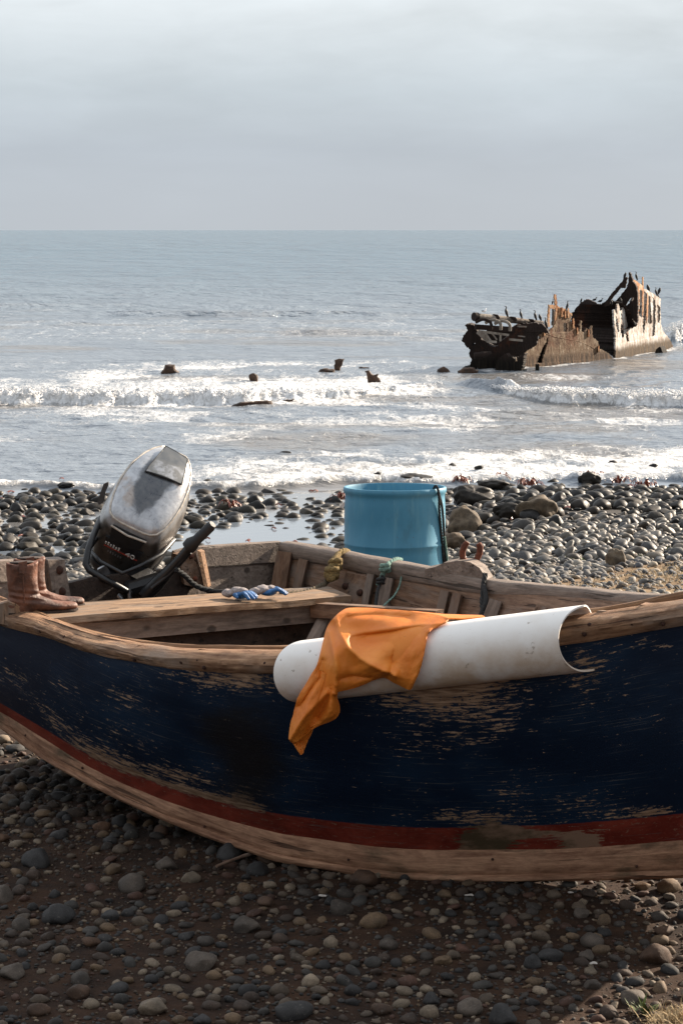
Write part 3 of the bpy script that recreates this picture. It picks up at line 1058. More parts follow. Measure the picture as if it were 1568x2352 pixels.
# raised pad for the oars with a rusty two-pronged rowlock
hp = [(975, 1307), (1000, 1302), (1018, 1293), (1050, 1288), (1078, 1291), (1100, 1304), (1118, 1331), (1116, 1352), (1060, 1344), (1000, 1332), (975, 1322)]
hd = cub([980, 1120], [9.27, 9.03])
opad = build('oarlock_pad', MB().prism([[U(a, b, hd(a) - .03) for a, b in hp]], (.03, .09, 0)), M['inner_grey'], boat, 30)
mb = MB()
for pts in ([(1070, 1292), (1062, 1283), (1061, 1268), (1066, 1254), (1073, 1245)], [(1084, 1294), (1094, 1285), (1101, 1270), (1102, 1256), (1098, 1248)]):
    pp = np.array([U(a, b, 9.17) for a, b in pts])
    mb.tube(pp, [.014, .013, .013, .014, .011], 8)
mb.bar(U(1066, 1294, 9.17), U(1090, 1296, 9.14), .04, .015)
build('rowlock', mb, M['rust'], opad, 60)

# transom with a notch for the motor
td = cub([-150, 0, 650], [8.75, 9.0, 10.1])
TU = lambda a, b: U(a, b, td(a))
tp = [(-150, 1296), (0, 1289), (60, 1285), (143, 1282), (149, 1300), (166, 1392), (395, 1385), (400, 1300), (404, 1268), (440, 1258), (560, 1250), (648, 1245), (655, 1250), (655, 1460), (300, 1580), (-150, 1530)]
tr = build('transom', MB().prism([[TU(*q) for q in tp]], (-.02, .045, 0)), M['inner_grey'], boat, 30)
for q0, q1 in (((-148, 1341), (100, 1334)), ((445, 1303), (648, 1291))):
    build('seam', MB().bar(TU(*q0) + np.array((.002, -.004, 0)), TU(*q1) + np.array((.002, -.004, 0)), .006, .005), M['dark_shade_wood'], tr)
nt = build('motor_board', MB().prism([[TU(a, b) + np.array((.012, -.03, 0)) for a, b in ((150, 1338), (165, 1420), (410, 1400), (440, 1330), (400, 1303), (330, 1312), (200, 1325))]], (-.012, .03, 0)), M['dark_shade_wood'], boat, 30)
# board with two bolts beside the notch on the left, knee on the right
pl = build('notch_post', MB().prism([[TU(a, b) + np.array((.02, -.05, 0)) for a, b in ((104, 1283), (141, 1281), (158, 1382), (116, 1385))]], (-.02, .045, 0)), M['inner_grey'], boat, 30)
for q in ((130, 1305), (136, 1354)):
    build('bolt', MB().ell(TU(*q) + np.array((.02, -.055, 0)), (.017, .012, .019)), M['bolt'], pl, 60)
kn = build('notch_knee', MB().prism([[TU(a, b) + np.array((.02, -.06, 0)) for a, b in ((402, 1270), (440, 1259), (461, 1341), (446, 1345), (416, 1338))]], (-.03, .055, 0)), M['inner'], boat, 30)
for q in ((431, 1273), (440, 1324)):
    build('bolt', MB().ell(TU(*q) + np.array((.02, -.065, 0)), (.012, .012, .012)), M['rust'], kn, 60)
kn2 = build('knee_cap', MB().prism([[TU(a, b) + np.array((.03, -.075, 0)) for a, b in ((440, 1259), (448, 1262), (464, 1343), (456, 1345))]], (.012, .05, 0)), M['rail_in'], kn, 30)

# stern bench
F0, F1 = U(88, 1422, 8.28), U(806, 1369, 9.28)
K0 = F0 + np.array((-.15, .27, .0))
K1 = F1 + np.array((-.10, .27, .0))
nseg = 60
tt = np.linspace(0, 1, nseg)
fr = F0 + (F1 - F0) * tt[:, None]
bk = K0 + (K1 - K0) * tt[:, None]
fr[:, 1] += .018 * (fbm(tt * 9, tt * 0, 4, 33) - .5)
dn = np.array((0, 0, -.026))
wz = .008 * (fbm(tt * 5, tt * 0, 3, 35) - .5)
fr[:, 2] += wz
bP = np.stack([fr, fr * .5 + bk * .5, bk, bk + dn, fr + dn], 1)
L = np.linalg.norm(F1 - F0)
btc = np.stack([np.stack([tt * L, np.full(nseg, w), np.full(nseg, h)], 1) for w, h in ((0, 0), (.18, 0), (.36, 0), (.36, .03), (0, .03))], 1)
bench = build('bench', MB().grid(bP, btc.reshape(-1, 3), True, True), M['bench'], boat, 30)
fa, fb_ = U(120, 1452, 8.36), U(728, 1404, 9.22)
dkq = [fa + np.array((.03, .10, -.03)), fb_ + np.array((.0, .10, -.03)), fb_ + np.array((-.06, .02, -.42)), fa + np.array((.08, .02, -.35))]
build('bench_shade_panel', MB().prism([dkq], (-.01, .02, 0)), M['dark_shade_wood'], boat, 30)  # added dark panel standing in for the black shade under the bench
q0, q1 = fa + np.array((0, 0, .028)), fb_ + np.array((0, 0, .028))
build('bench_front', MB().bar(fa + np.array((0, .02, -.012)), fb_ + np.array((0, .02, -.006)), .028, .082), M['inner_grey'], boat, 30)
# side stringer running forward from the bench along the far side, with a slanting post
build('stringer', MB().bar(U(722, 1400, 9.2), U(1010, 1418, 8.75), .05, .058), M['inner'], boat, 30)
build('slanting_post', MB().bar(U(752, 1412, 9.2), U(700, 1512, 9.0), .055, .03), M['inner_grey'], boat, 30)
# chunky quarter knee at the stern end of the near rail
kq = [(-40, 1392), (0, 1384), (20, 1378), (38, 1383), (50, 1390), (64, 1392), (80, 1416), (62, 1432), (24, 1442), (-40, 1425)]
mk = MB()
ring = np.array([U(a, b, 8.40 + .0007 * abs(a - 30)) for a, b in kq])
cen = ring.mean(0)
lay = []
for d, s in ((-.012, .86), (.0, .97), (.03, 1.0), (.085, .98), (.10, .9)):
    lay.append(cen + (ring - cen) * s + np.array((.3, .95, 0)) * d)
mk.grid(np.stack(lay, 0), np.stack(lay, 0).reshape(-1, 3)[:, [2, 0, 1]], True, True)
build('quarter_block', mk, M['rail'], boat, 35)
# stem at the bow
st0, st1 = U(BOW, 1216, 7.02), U(1607, 1985, 7.06)
build('stem', MB().bar(st0 + np.array((.02, .02, .03)), st1 + np.array((.02, .02, -.01)), .10, .12, up=(1, 0, 0)), M['strake'], boat, 30)

# ------------------------------------------------------------------ things on the boat
# split white pipe clipped over the near rail
def make_pipe():
    up_ = cub([620, 700, 1040, 1310, 1380], [1484, 1474, 1431, 1398, 1390])
    lo_ = cub([620, 690, 980, 1310, 1380], [1616, 1610, 1580, 1543, 1533])
    x0, x1 = 700, 1352
    D0, D1 = 7.42, 7.11
    def axis(px):
        return U(px, (up_(px) + lo_(px)) / 2, np.interp(px, [700, 1352], [D0, D1]))
    def rad(px):
        return np.linalg.norm(U(px, up_(px), 7.3) - U(px, lo_(px), 7.3)) / 2
    A, B = axis(x0), axis(x1)
    T = nrm(B - A)
    front = nrm(np.cross(T, (0, 0, 1)))           # towards the viewer
    upv = np.cross(front, T) * -1
    if upv[2] < 0:
        upv = -upv
    ph = np.linspace(R(-62), R(184), 60)
    rows = []
    for th in (0, 1):
        r = rad(1000) - .0055 * th
        Lr = []
        for a in ph:
            sh = -.074 * max(0, math.sin(a)) ** .8
            ring = []
            for s in np.linspace(0, 1, 24):
                e0, e1 = A + T * sh * .98, B + T * sh
                rr = r * (1 + .035 * s)
                ring.append(e0 + (e1 - e0) * s + (upv * math.cos(a) + front * math.sin(a)) * rr)
            Lr.append(ring)
        rows.append(np.array(Lr))
    mb = MB()
    mb.grid(rows[0])
    mb.grid(rows[1][::-1])
    for i in (0, -1):
        mb.grid(np.stack([rows[0][i], rows[1][i]], 0))
        mb.grid(np.stack([rows[0][:, i], rows[1][:, i]], 1))
    m, g, p = mat_new('white plastic pipe')
    pos = g.attr('tc').outputs['Vector']
    n = g.noise(pos, 9, 5, .6)
    spk = g.noise(pos, 75, 3, .6)
    c = g.mix(g.math('MULTIPLY', g.sstep(n, .45, .7), .35), (.84, .81, .77), (.74, .68, .61))
    dirt = g.attr('dirt').outputs['Fac']  # share of painted ground bounce and grime together
    c = g.mix(g.math('MULTIPLY', dirt, g.sstep(n, .2, .75)), c, (.54, .39, .26))  # warm light bounced off the ground, painted into the lower side with the grime
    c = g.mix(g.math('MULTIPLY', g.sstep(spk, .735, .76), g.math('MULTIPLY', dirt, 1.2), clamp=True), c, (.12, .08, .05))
    scr = g.noise(g.vscale(pos, (3, 160, 160), (2, 2, 2)), 1.0, 4, .6)
    c = g.mix(g.math('MULTIPLY', g.sstep(scr, .64, .68), .22), c, (.42, .36, .30))
    blot = g.noise(g.vscale(pos, (26, 26, 26), (1, 4, 2)), 1.0, 4, .6)
    c = g.mix(g.math('MULTIPLY', g.sstep(blot, .68, .71), .55), c, (.25, .18, .12))
    g.put(p.inputs['Base Color'], c)
    p.inputs['Roughness'].default_value = .42
    v = np.concatenate(mb.v)
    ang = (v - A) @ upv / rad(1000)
    o = build('white_pipe', mb, m, None, 40, {'dirt': np.clip(.55 - ang * .8, 0, 1)}, recalc=False)  # share of painted ground bounce and grime, rising towards the underside
    tag(o, 'split white plastic pipe clipped over the near rail of the boat', 'pipe')
    return A, T, front, upv, rad(1000)


PA, PT, PF, PUP, PR = make_pipe()


def bez(P, nu, nv):
    """smooth dense surface through a coarse net of points"""
    P = np.asarray(P, float)
    def up(Q, n):
        k = len(Q)
        ts = np.linspace(0, k - 1, n)
        out = []
        for x in ts:
            i = min(int(x), k - 2)
            f = x - i
            p0, p1, p2, p3 = Q[max(i - 1, 0)], Q[i], Q[i + 1], Q[min(i + 2, k - 1)]
            out.append(.5 * ((2 * p1) + (-p0 + p2) * f + (2 * p0 - 5 * p1 + 4 * p2 - p3) * f * f + (-p0 + 3 * p1 - 3 * p2 + p3) * f ** 3))
        return np.array(out)
    A = up(P, nu)
    return up(A.transpose(1, 0, 2), nv).transpose(1, 0, 2)


def pipe_front(px, py):
    """distance at which the line of sight meets the front of the pipe (or passes just over it)"""
    best = None
    for Y in np.linspace(7.0, 7.6, 121):
        q = U(px, py, Y) - PA
        q = q - PT * np.dot(q, PT)
        d = np.linalg.norm(q)
        if d <= PR * 1.02:
            return Y
        if best is None or d < best[0]:
            best = (d, Y)
    return best[1]


def make_cloth():
    lift = .012
    def pt(a, b, d=0.0, hang=None):
        Y = pipe_front(a, b) if hang is None else hang
        return U(a, b, Y - lift - d)
    flapA = [  # columns left to right; each from the top ridge down to the hem
        [(794, 1398, -.05), (770, 1414, .0), (752, 1440, .01), (742, 1475, .01), (732, 1515, .01), (722, 1540, .012), (706, 1570, .014), (690, 1600, .02)],
        [(815, 1397, -.05), (792, 1412, .012), (774, 1440, .03), (764, 1478, .03), (756, 1520, .028), (748, 1552, .022), (738, 1580, .02), (722, 1612, .03)],
        [(850, 1398, -.05), (815, 1420, .035), (797, 1448, .055), (782, 1485, .05), (774, 1525, .045), (770, 1556, .04), (768, 1578, .035), (766, 1590, .03)],
        [(890, 1401, -.05), (856, 1424, .02), (832, 1455, .02), (822, 1495, .026), (812, 1532, .03), (806, 1556, .034), (803, 1574, .034), (800, 1584, .03)],
        [(930, 1404, -.05), (900, 1424, .01), (878, 1455, .008), (866, 1492, .02), (856, 1522, .045), (850, 1546, .042), (846, 1560, .034), (840, 1570, .02)],
        [(970, 1408, -.05), (942, 1426, .006), (916, 1455, .006), (904, 1490, .01), (896, 1518, .02), (888, 1538, .04), (884, 1550, .03), (878, 1556, .012)],
        [(1000, 1412, -.04), (978, 1427, .004), (950, 1455, .006), (936, 1492, .01), (926, 1522, .006), (920, 1545, .014), (916, 1560, .022), (908, 1569, .016)],
        [(1018, 1416, -.02), (1004, 1428, .012), (972, 1452, .012), (962, 1490, .016), (954, 1520, .012), (948, 1545, .012), (945, 1563, .020), (939, 1581, .026)],
        [(1030, 1420, .0), (1022, 1429, .008), (984, 1449, .004), (976, 1480, .004), (971, 1505, .004), (966, 1526, .004), (960, 1544, .008), (950, 1566, .016)],
    ]
    netA = np.array([[pt(*q) for q in c] for c in flapA])
    SA = bez(netA, 170, 150)
    hD = pipe_front(700, 1560) - .03
    tail = [
        [(722, 1538, .02), (703, 1572, .02), (684, 1603, .02), (676, 1632, .0), (668, 1662, -.01), (664, 1693, -.02)],
        [(738, 1545, .035), (724, 1585, .06), (706, 1618, .055), (694, 1652, .04), (682, 1682, .02), (679, 1702, .012)],
        [(752, 1552, .03), (746, 1585, .025), (735, 1622, .02), (722, 1650, .02), (706, 1672, .01), (698, 1690, .0)],
        [(768, 1572, .04), (764, 1592, .05), (758, 1622, .055), (752, 1645, .045), (735, 1662, .03), (718, 1674, .02)],
        [(776, 1582, .03), (774, 1602, .01), (779, 1622, .0), (779, 1638, .0), (770, 1650, .0), (748, 1660, .0)],
    ]
    netT = np.array([[U(a, b, hD - d) for a, b, d in c] for c in tail])
    ST = bez(netT, 110, 120)
    tip = [  # turned-under end below the tail's hem
        [(664, 1693, -.018), (672, 1705, -.02), (680, 1718, -.02), (691, 1734, -.02)],
        [(684, 1690, .0), (686, 1706, -.03), (690, 1718, -.025), (693, 1733, -.02)],
        [(718, 1676, .0), (712, 1690, -.01), (702, 1710, -.015), (695, 1731, -.02)],
    ]
    netE = np.array([[U(a, b, hD - d) for a, b, d in c] for c in tip])
    SE = bez(netE, 24, 24)
    # strip lying back over the top of the pipe to the right
    ridge = [
        [(900, 1403, -.09), (930, 1408, -.05), (968, 1416, -.03)],
        [(960, 1406, -.11), (985, 1412, -.05), (1018, 1421, -.02)],
        [(1020, 1411, -.13), (1030, 1415, -.08), (1036, 1421, -.03)],
        [(1065, 1413, -.13), (1070, 1417, -.08), (1074, 1421, -.05)],
        [(1105, 1414, -.13), (1110, 1416, -.09), (1113, 1418, -.07)],
    ]
    netR = np.array([[U(a, b, pipe_front(a, b) - d) for a, b, d in c] for c in ridge])
    SR = bez(netR, 50, 16)
    creases = [([(772, 1420), (782, 1452), (800, 1482), (828, 1508), (862, 1528), (905, 1548)], .022, 15), ([(1022, 1428), (960, 1434), (895, 1442), (835, 1450), (800, 1456)], .016, 12),
               ([(985, 1448), (976, 1495), (956, 1545), (940, 1580)], .010, 10), ([(925, 1480), (905, 1515), (893, 1548)], -.018, 14), ([(850, 1470), (905, 1458), (960, 1450)], -.014, 14),
               ([(800, 1420), (860, 1415), (940, 1420)], -.016, 12), ([(770, 1590), (774, 1545), (768, 1500), (757, 1450)], .016, 9), ([(748, 1590), (715, 1625), (690, 1655), (668, 1692)], .018, 12),
               ([(742, 1520), (735, 1560), (712, 1590), (690, 1625)], -.016, 10), ([(760, 1585), (748, 1620), (730, 1650)], -.012, 10), ([(779, 1560), (812, 1555), (850, 1558)], -.010, 10)]
    mb = MB()
    for S_, sd in ((SA, 1), (ST, 2), (SE, 3), (SR, 4)):
        u = np.arange(S_.shape[0])[:, None] * (28. / S_.shape[0]) + np.arange(S_.shape[1])[None] * 0
        v = np.arange(S_.shape[1])[None] * (24. / S_.shape[1]) + np.arange(S_.shape[0])[:, None] * 0
        S2 = S_.copy()
        k_ = (S2[..., 1] * CP + (CAMZ - S2[..., 2]) * SP)
        qx = 784 + S2[..., 0] / k_ * FPX
        qy = 1176 - ((S2[..., 2] - CAMZ) * CP + S2[..., 1] * SP) / k_ * FPX
        for line, amp, wd in creases:
            amp, wd = amp * 1.7, wd * .72
            if sd == 4:
                continue
            best = np.full(qx.shape, 1e9)
            for (ax, ay), (bx, by) in zip(line[:-1], line[1:]):
                tt_ = np.clip(((qx - ax) * (bx - ax) + (qy - ay) * (by - ay)) / ((bx - ax) ** 2 + (by - ay) ** 2), 0, 1)
                best = np.minimum(best, np.hypot(qx - ax - tt_ * (bx - ax), qy - ay - tt_ * (by - ay)))
            S2[..., 1] -= amp * np.exp(-(np.sqrt(best ** 2 + 6.0) - 2.45) / wd)
        S2[..., 1] -= .010 * (fbm(u * .22, v * .22, 4, 60 + sd) - .5) + .006 * (fbm(u * .6, v * .12, 3, 66 + sd) - .5)
        if sd != 4:
            q_ = S2 - PA
            ax_ = q_ @ PT
            rad_ = q_ - PT * ax_[..., None]
            d_ = np.linalg.norm(rad_, axis=-1)
            lim_ = PR * 1.035 + .007
            front_ = (rad_ @ PUP) > -PR * .95
            push = np.where((d_ < lim_) & front_, lim_ / np.maximum(d_, 1e-4), 1.0)
            S2 = PA + PT * ax_[..., None] + rad_ * push[..., None]
        mb.grid(S2)
    m, g, p = mat_new('orange oilskin cloth')
    pos = g.attr('tc').outputs['Vector']
    n = g.noise(pos, 7, 5, .6)
    n2 = g.noise(pos, 340, 2, .6)
    sp = g.noise(pos, 90, 3, .6)
    c = g.mix(g.sstep(n, .35, .7), (.64, .165, .014), (.74, .245, .035))
    c = g.mix(g.math('MULTIPLY', g.sstep(sp, .70, .74), .6), c, (.25, .09, .02))
    g.put(p.inputs['Base Color'], c)
    p.inputs['Roughness'].default_value = .55
    p.inputs['Specular IOR Level'].default_value = .35
    g.put(p.inputs['Normal'], g.bump(g.math('ADD', g.math('MULTIPLY', n2, .3), g.noise(pos, 26, 4, .6)), .35, .004))
    o = build('orange_cloth', mb, m, None, 179, recalc=False)
    so = o.modifiers.new('thick', 'SOLIDIFY')
    so.thickness = .004
    so.offset = 0
    tag(o, 'crumpled orange oilskin cloth draped over the white pipe', 'cloth')
    # hem seams
    hm = MB()
    hemA = SA[38:, -1] + np.array((0, -.006, .010))
    hm.tube(hemA[::2], .0022, 6)
    hm.tube(ST[:, -1][::3][8:] + np.array((0, -.006, .012)), .0022, 6)
    build('hem_seam', hm, m, o, 60)


make_cloth()

# outboard motor -----------------------------------------------------
def make_motor():
    Dm = 9.55
    k = Dm / FPX                                       # metres per photo pixel at the motor
    fwd = np.array((0, CP, -SP))
    rgt = np.array((1.0, 0, 0))
    upc = np.array((0, SP, CP))
    def img(px, py, toward):
        return rgt * px - upc * py - fwd * toward
    a_dir = nrm(img(-.44, .90, 0) * .80 + img(0, 0, 1) * .60)      # towards the front of the engine (carrying handle, text)
    t_dir = nrm(img(.44, -.90, 0) * .60 + img(0, 0, 1) * .80)      # out of the top of the cowl
    t_dir = nrm(t_dir - a_dir * np.dot(a_dir, t_dir))
    s_dir = np.cross(t_dir, a_dir)
    if s_dir[0] < 0:
        s_dir = -s_dir
    O = U(352, 1122, Dm)                               # middle of the top face
    def Lp(a, s, t):
        return O + a_dir * a + s_dir * s + t_dir * t
    mot = empty('outboard_motor', O + np.array((0, .2, -.4)), 'tilted outboard motor with weathered silver cowl at the boat stern', 'motor')
    # cowl: stacked outlines from the pan up to the crowned top (a: front is +, length .52; s: width)
    def outline(ts):
        """half widths along a for the level ts in 0 (pan) .. 1 (top)"""
        A = np.array([-.262, -.250, -.225, -.17, -.08, .02, .11, .17, .205, .222, .228])
        Wd = np.array([.052, .067, .086, .112, .134, .143, .136, .124, .110, .086, .055])
        return A, Wd
    A, Wd = outline(1)
    NA = len(A)
    levels = [(-.335, 1.02, 1.00, .035), (-.30, 1.07, 1.02, .03), (-.24, 1.16, 1.03, .02), (-.16, 1.20, 1.04, .012), (-.09, 1.16, 1.04, .006), (-.035, 1.08, 1.03, .0), (-.012, 1.03, 1.015, 0), (-.002, .99, 1.0, 0),
              (.012, .93, .965, 0), (.024, .80, .87, 0), (.032, .5, .6, 0), (.034, .12, .2, 0)]
    rings = []
    for t, ws, as_, shift in levels:
        left = [(a * as_ + shift, -w * ws, t) for a, w in zip(A, Wd)]
        right = [(a * as_ + shift, w * ws, t) for a, w in zip(A[::-1], Wd[::-1])]
        # top slopes down towards the rear like the photo's hood
        ring = [Lp(a, s, tt - .05 * max(0, (-a - .06)) / .2 * (1 if tt > -.1 else .3)) for a, s, tt in left + right]
        rings.append(ring)
    G = np.array(rings)
    tcs = np.array([[((np.dot(p - O, a_dir)), np.dot(p - O, s_dir), np.dot(p - O, t_dir)) for p in ring] for ring in rings])
    m, g, p = mat_new('weathered silver cowl paint')
    tc = g.attr('tc').outputs['Vector']
    sep = g.n('ShaderNodeSeparateXYZ')
    g.l(tc, sep.inputs[0])
    n = g.noise(g.vscale(tc, (6, 7, 6), (.2, .4, 0)), 1.0, 6, .62, .5)
    n2 = g.noise(tc, 32, 5, .65, .3)
    istop = g.sstep(sep.outputs[2], -.06, -.012)
    # dark undercoat showing through the middle of the top, chalky white around it
    ca = g.math('DIVIDE', g.math('ADD', sep.outputs[0], .04), .17)
    cs_ = g.math('DIVIDE', g.math('ADD', sep.outputs[1], .004), .062)
    rr = g.math('ADD', g.math('MULTIPLY', ca, ca), g.math('MULTIPLY', cs_, cs_))
    core = g.sstep(g.math('ADD', rr, g.math('MULTIPLY', g.math('SUBTRACT', n, .5), 3.2)), 1.75, .95)
    core = g.math('MULTIPLY', core, istop)
    body = g.mix(g.sstep(n, .35, .6), (.16, .14, .12), (.40, .39, .38))
    chalk = g.mix(g.sstep(n2, .35, .7), (.34, .355, .38), (.52, .54, .565))
    c = g.mix(g.math('MULTIPLY', istop, .9), body, chalk)
    brn = g.sstep(g.noise(g.vscale(tc, (7, 9, 7), (4, 1, 2)), 1.0, 5, .6), .54, .66)
    c = g.mix(g.math('MULTIPLY', brn, .55), c, (.30, .21, .14))
    c = g.mix(core, c, g.mix(g.sstep(n2, .3, .7), (.055, .062, .075), (.11, .115, .12)))
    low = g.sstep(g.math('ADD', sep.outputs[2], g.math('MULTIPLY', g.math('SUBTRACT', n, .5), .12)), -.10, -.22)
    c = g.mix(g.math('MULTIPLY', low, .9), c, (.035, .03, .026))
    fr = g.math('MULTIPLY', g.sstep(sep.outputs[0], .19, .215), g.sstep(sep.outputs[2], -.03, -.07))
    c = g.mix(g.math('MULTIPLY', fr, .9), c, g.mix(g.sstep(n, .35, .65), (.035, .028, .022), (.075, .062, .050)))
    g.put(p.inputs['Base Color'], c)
    g.put(p.inputs['Roughness'], g.math('ADD', g.math('MULTIPLY', n2, .3), .16))
    p.inputs['Metallic'].default_value = .25
    p.inputs['Coat Weight'].default_value = .25
    p.inputs['Coat Roughness'].default_value = .2
    g.put(p.inputs['Normal'], g.bump(n2, .12, .004))
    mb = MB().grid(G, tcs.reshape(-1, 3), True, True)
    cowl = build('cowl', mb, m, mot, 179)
    sub = cowl.modifiers.new('sub', 'SUBSURF')
    sub.levels = sub.render_levels = 2
    # rim line round the top and the hatch on it
    def top(a, s, h=.0):
        return Lp(a, s, .036 - .05 * max(0, (-a - .06)) / .2 - 1.1 * s * s + h - .25 * max(0, a - .12) ** 1.0 * .3)
    hatch = [(-.232, -.040), (-.222, .066), (-.065, .098), (-.040, -.060)]
    rim = []
    for i in range(4):
        p0, p1 = np.array(hatch[i]), np.array(hatch[(i + 1) % 4])
        for f in np.linspace(0, 1, 8, endpoint=False):
            q = p0 + (p1 - p0) * f
            rim.append(q)
    rim = np.array(rim)
    cen = rim.mean(0)
    lo = np.array([top(*(q), -.012) for q in rim])
    hi = np.array([top(*(cen + (q - cen) * .985), .006) for q in rim])
    hi2 = np.array([top(*(cen + (q - cen) * .5), .008) for q in rim])
    hi3 = np.array([top(*(cen + (q - cen) * .05), .009) for q in rim])
    hm, g2, p2 = mat_new('weathered hatch paint')
    tc = g2.attr('tc').outputs['Vector']
    nn = g2.noise(g2.vscale(tc, (8, 8, 8)), 1.0, 6, .65, .5)
    g2.put(p2.inputs['Base Color'], g2.ramp(nn, [(.3, (.09, .10, .11)), (.5, (.17, .17, .165)), (.6, (.34, .35, .37)), (.75, (.52, .53, .56))]))
    p2.inputs['Roughness'].default_value = .3
    p2.inputs['Metallic'].default_value = .25
    build('hatch', MB().grid(np.stack([lo, hi, hi2, hi3]), None, True, True), hm, cowl, 40)
    ed = np.array([top(*(cen + (q - cen) * 1.02), .003) for q in rim] )
    ed = np.concatenate([ed, ed[:1]])
    build('hatch_edge', MB().tube(ed, .0035, 6), M['black'], cowl, 60)
    # lip round the top face
    lipr = G[7]
    lip = np.concatenate([lipr, lipr[:1]])
    lm = simple('pale cowl lip', (.45, .40, .34), .4, .2, .3, 30, .1)
    build('cowl_lip', MB().tube(lip, .0055, 6), lm, cowl, 179)
    # carrying recess with text plate on the front face
    fa = .248
    def face(s, t, d=0.0):
        return Lp(fa + d - .9 * s * s - .02 * (t + .16), s, t)
    rec = [face(-.074, -.030, .012), face(.078, -.030, .012), face(.064, -.100, .016), face(-.066, -.100, .016)]
    build('handle_recess', MB().prism([rec], -a_dir * .02), M['black_rub'], cowl, 30)
    build('handle_bar', MB().tube(np.array([face(-.080, -.024, .008), face(0, -.022, .014), face(.084, -.024, .008)]), .005, 8), lm, cowl, 60)
    pl_ = [face(-.085, -.108, .012), face(.085, -.108, .012), face(.075, -.152, .014), face(-.080, -.152, .014)]
    plate = build('name_strip', MB().prism([pl_], -a_dir * .02), M['black'], cowl, 30)
    cu = bpy.data.curves.new('txt', 'FONT')
    cu.body = '40'
    cu.size = .040
    cu.extrude = .0015
    to = bpy.data.objects.new('txt', cu)
    COL.objects.link(to)
    dg = bpy.context.evaluated_depsgraph_get()
    tm = bpy.data.meshes.new_from_object(to.evaluated_get(dg))
    tv = np.array([q.co[:] for q in tm.vertices])
    tf = [tuple(q.vertices) for q in tm.polygons]
    bpy.data.objects.remove(to)
    org = face(.020, -.147, .024)
    tw = org + s_dir * tv[:, :1] * 1.1 + t_dir * tv[:, 1:2] + a_dir * tv[:, 2:3]
    build('number', MB().add(tw, tf), M['letter'], plate)
    dm = MB()
    for i in range(6):
        q = face(-.075 + i * .0125, -.139, .022)
        dm.bar(q, q + t_dir * (.020 if i % 2 else .015), .007, .003, up=a_dir)
    build('small_lettering', dm, M['letter'], plate)
    build('stripe', MB().bar(face(-.08, -.157, .020), face(.075, -.157, .020), .004, .003, up=a_dir), M['letter_red'], plate)
    dm = MB()
    for i in range(6):
        q = face(-.055 + i * .012, -.195, .014)
        dm.bar(q, q + t_dir * .012, .006, .003, up=a_dir)
    build('badge', dm, M['steel'], cowl)
    st = [face(.082, -.232, .012), face(.112, -.226, .006), face(.112, -.272, .006), face(.082, -.276, .012)]
    build('sticker', MB().prism([st], -a_dir * .006), simple('faded sticker', (.30, .22, .20), .6), cowl)
    # black pan below the cowl, with a guard bar at the front left
    mb = MB()
    pr = []
    for t, ws in ((-.318, 1.05), (-.335, 1.10), (-.355, 1.08), (-.385, .85), (-.41, .5)):
        left = [(a * 1.03 + .03, -w * ws) for a, w in zip(A, Wd)]
        right = [(a * 1.03 + .03, w * ws) for a, w in zip(A[::-1], Wd[::-1])]
        pr.append([Lp(a, s, t) for a, s in left + right])
    mb.grid(np.array(pr), None, True, True)
    build('engine_pan', mb, M['black'], mot, 40)
    # leg: tilted up, running back outside the transom
    mb = MB()
    lg = np.array([Lp(-.02, 0, -.38), Lp(-.03, 0, -.6), Lp(-.04, 0, -.85), Lp(-.05, 0, -1.02)])
    mb.tube(lg, [.09, .07, .055, .05], 12, squash=.6)
    mb.prism([[Lp(.06, -.01, -.86), Lp(-.26, -.01, -.86), Lp(-.28, -.01, -.875), Lp(.08, -.01, -.875)]], s_dir * .02)
    mb.tube(np.array([Lp(.14, 0, -1.04), Lp(.08, 0, -1.04), Lp(-.1, 0, -1.04), Lp(-.2, 0, -1.04)]), [.012, .045, .045, .03], 12)
    build('drive_leg', mb, M['black'], mot, 60)
    def mp(px, py, dd=0.0):
        return U(px, py, Dm + dd)
    # guard bar
    gb = np.array([mp(232, 1190, .0), mp(214, 1232, -.12), mp(203, 1262, -.16), mp(197, 1296, -.18), mp(206, 1310, -.19), mp(240, 1330, -.2), mp(272, 1347, -.2), mp(300, 1362, -.12)])
    build('guard_bar', MB().tube(gb, [.013, .014, .014, .015, .015, .014, .014, .012], 10), M['black'], mot, 60)
    # black trim round the foot of the cowl
    tr_ = np.array([mp(248, 1200, .08), mp(205, 1262, -.08), mp(232, 1290, -.17), mp(282, 1317, -.22), mp(322, 1300, -.2), mp(372, 1272, -.12), mp(400, 1240, .05)])
    build('cowl_trim', MB().tube(tr_, .009, 8), M['black'], mot, 60)
    # swivel bracket, clamps and small metal fittings under the pan
    mb = MB()
    mb.bar(mp(330, 1318, -.05), mp(292, 1392, .05), .12, .10, up=(0, 1, 0))
    mb.bar(mp(255, 1330, .0), mp(262, 1385, .1), .06, .05, up=(0, 1, 0))
    mb.tube(np.array([mp(230, 1320, .0), mp(300, 1352, -.1), mp(372, 1330, -.05)]), .035, 8)
    mb.ell(mp(300, 1340, .0), (.10, .10, .06), None, 2)
    mb.bar(mp(268, 1355, -.05), mp(275, 1398, .0), .035, .03, up=(0, 1, 0))
    mb.bar(mp(335, 1345, -.02), mp(318, 1392, .0), .035, .03, up=(0, 1, 0))
    build('swivel_bracket', mb, M['black'], mot, 30)
    fits = [('clamp_plate', MB().bar(mp(234, 1302, -.05), mp(246, 1322, -.04), .04, .02, up=(0, 1, 0)))]
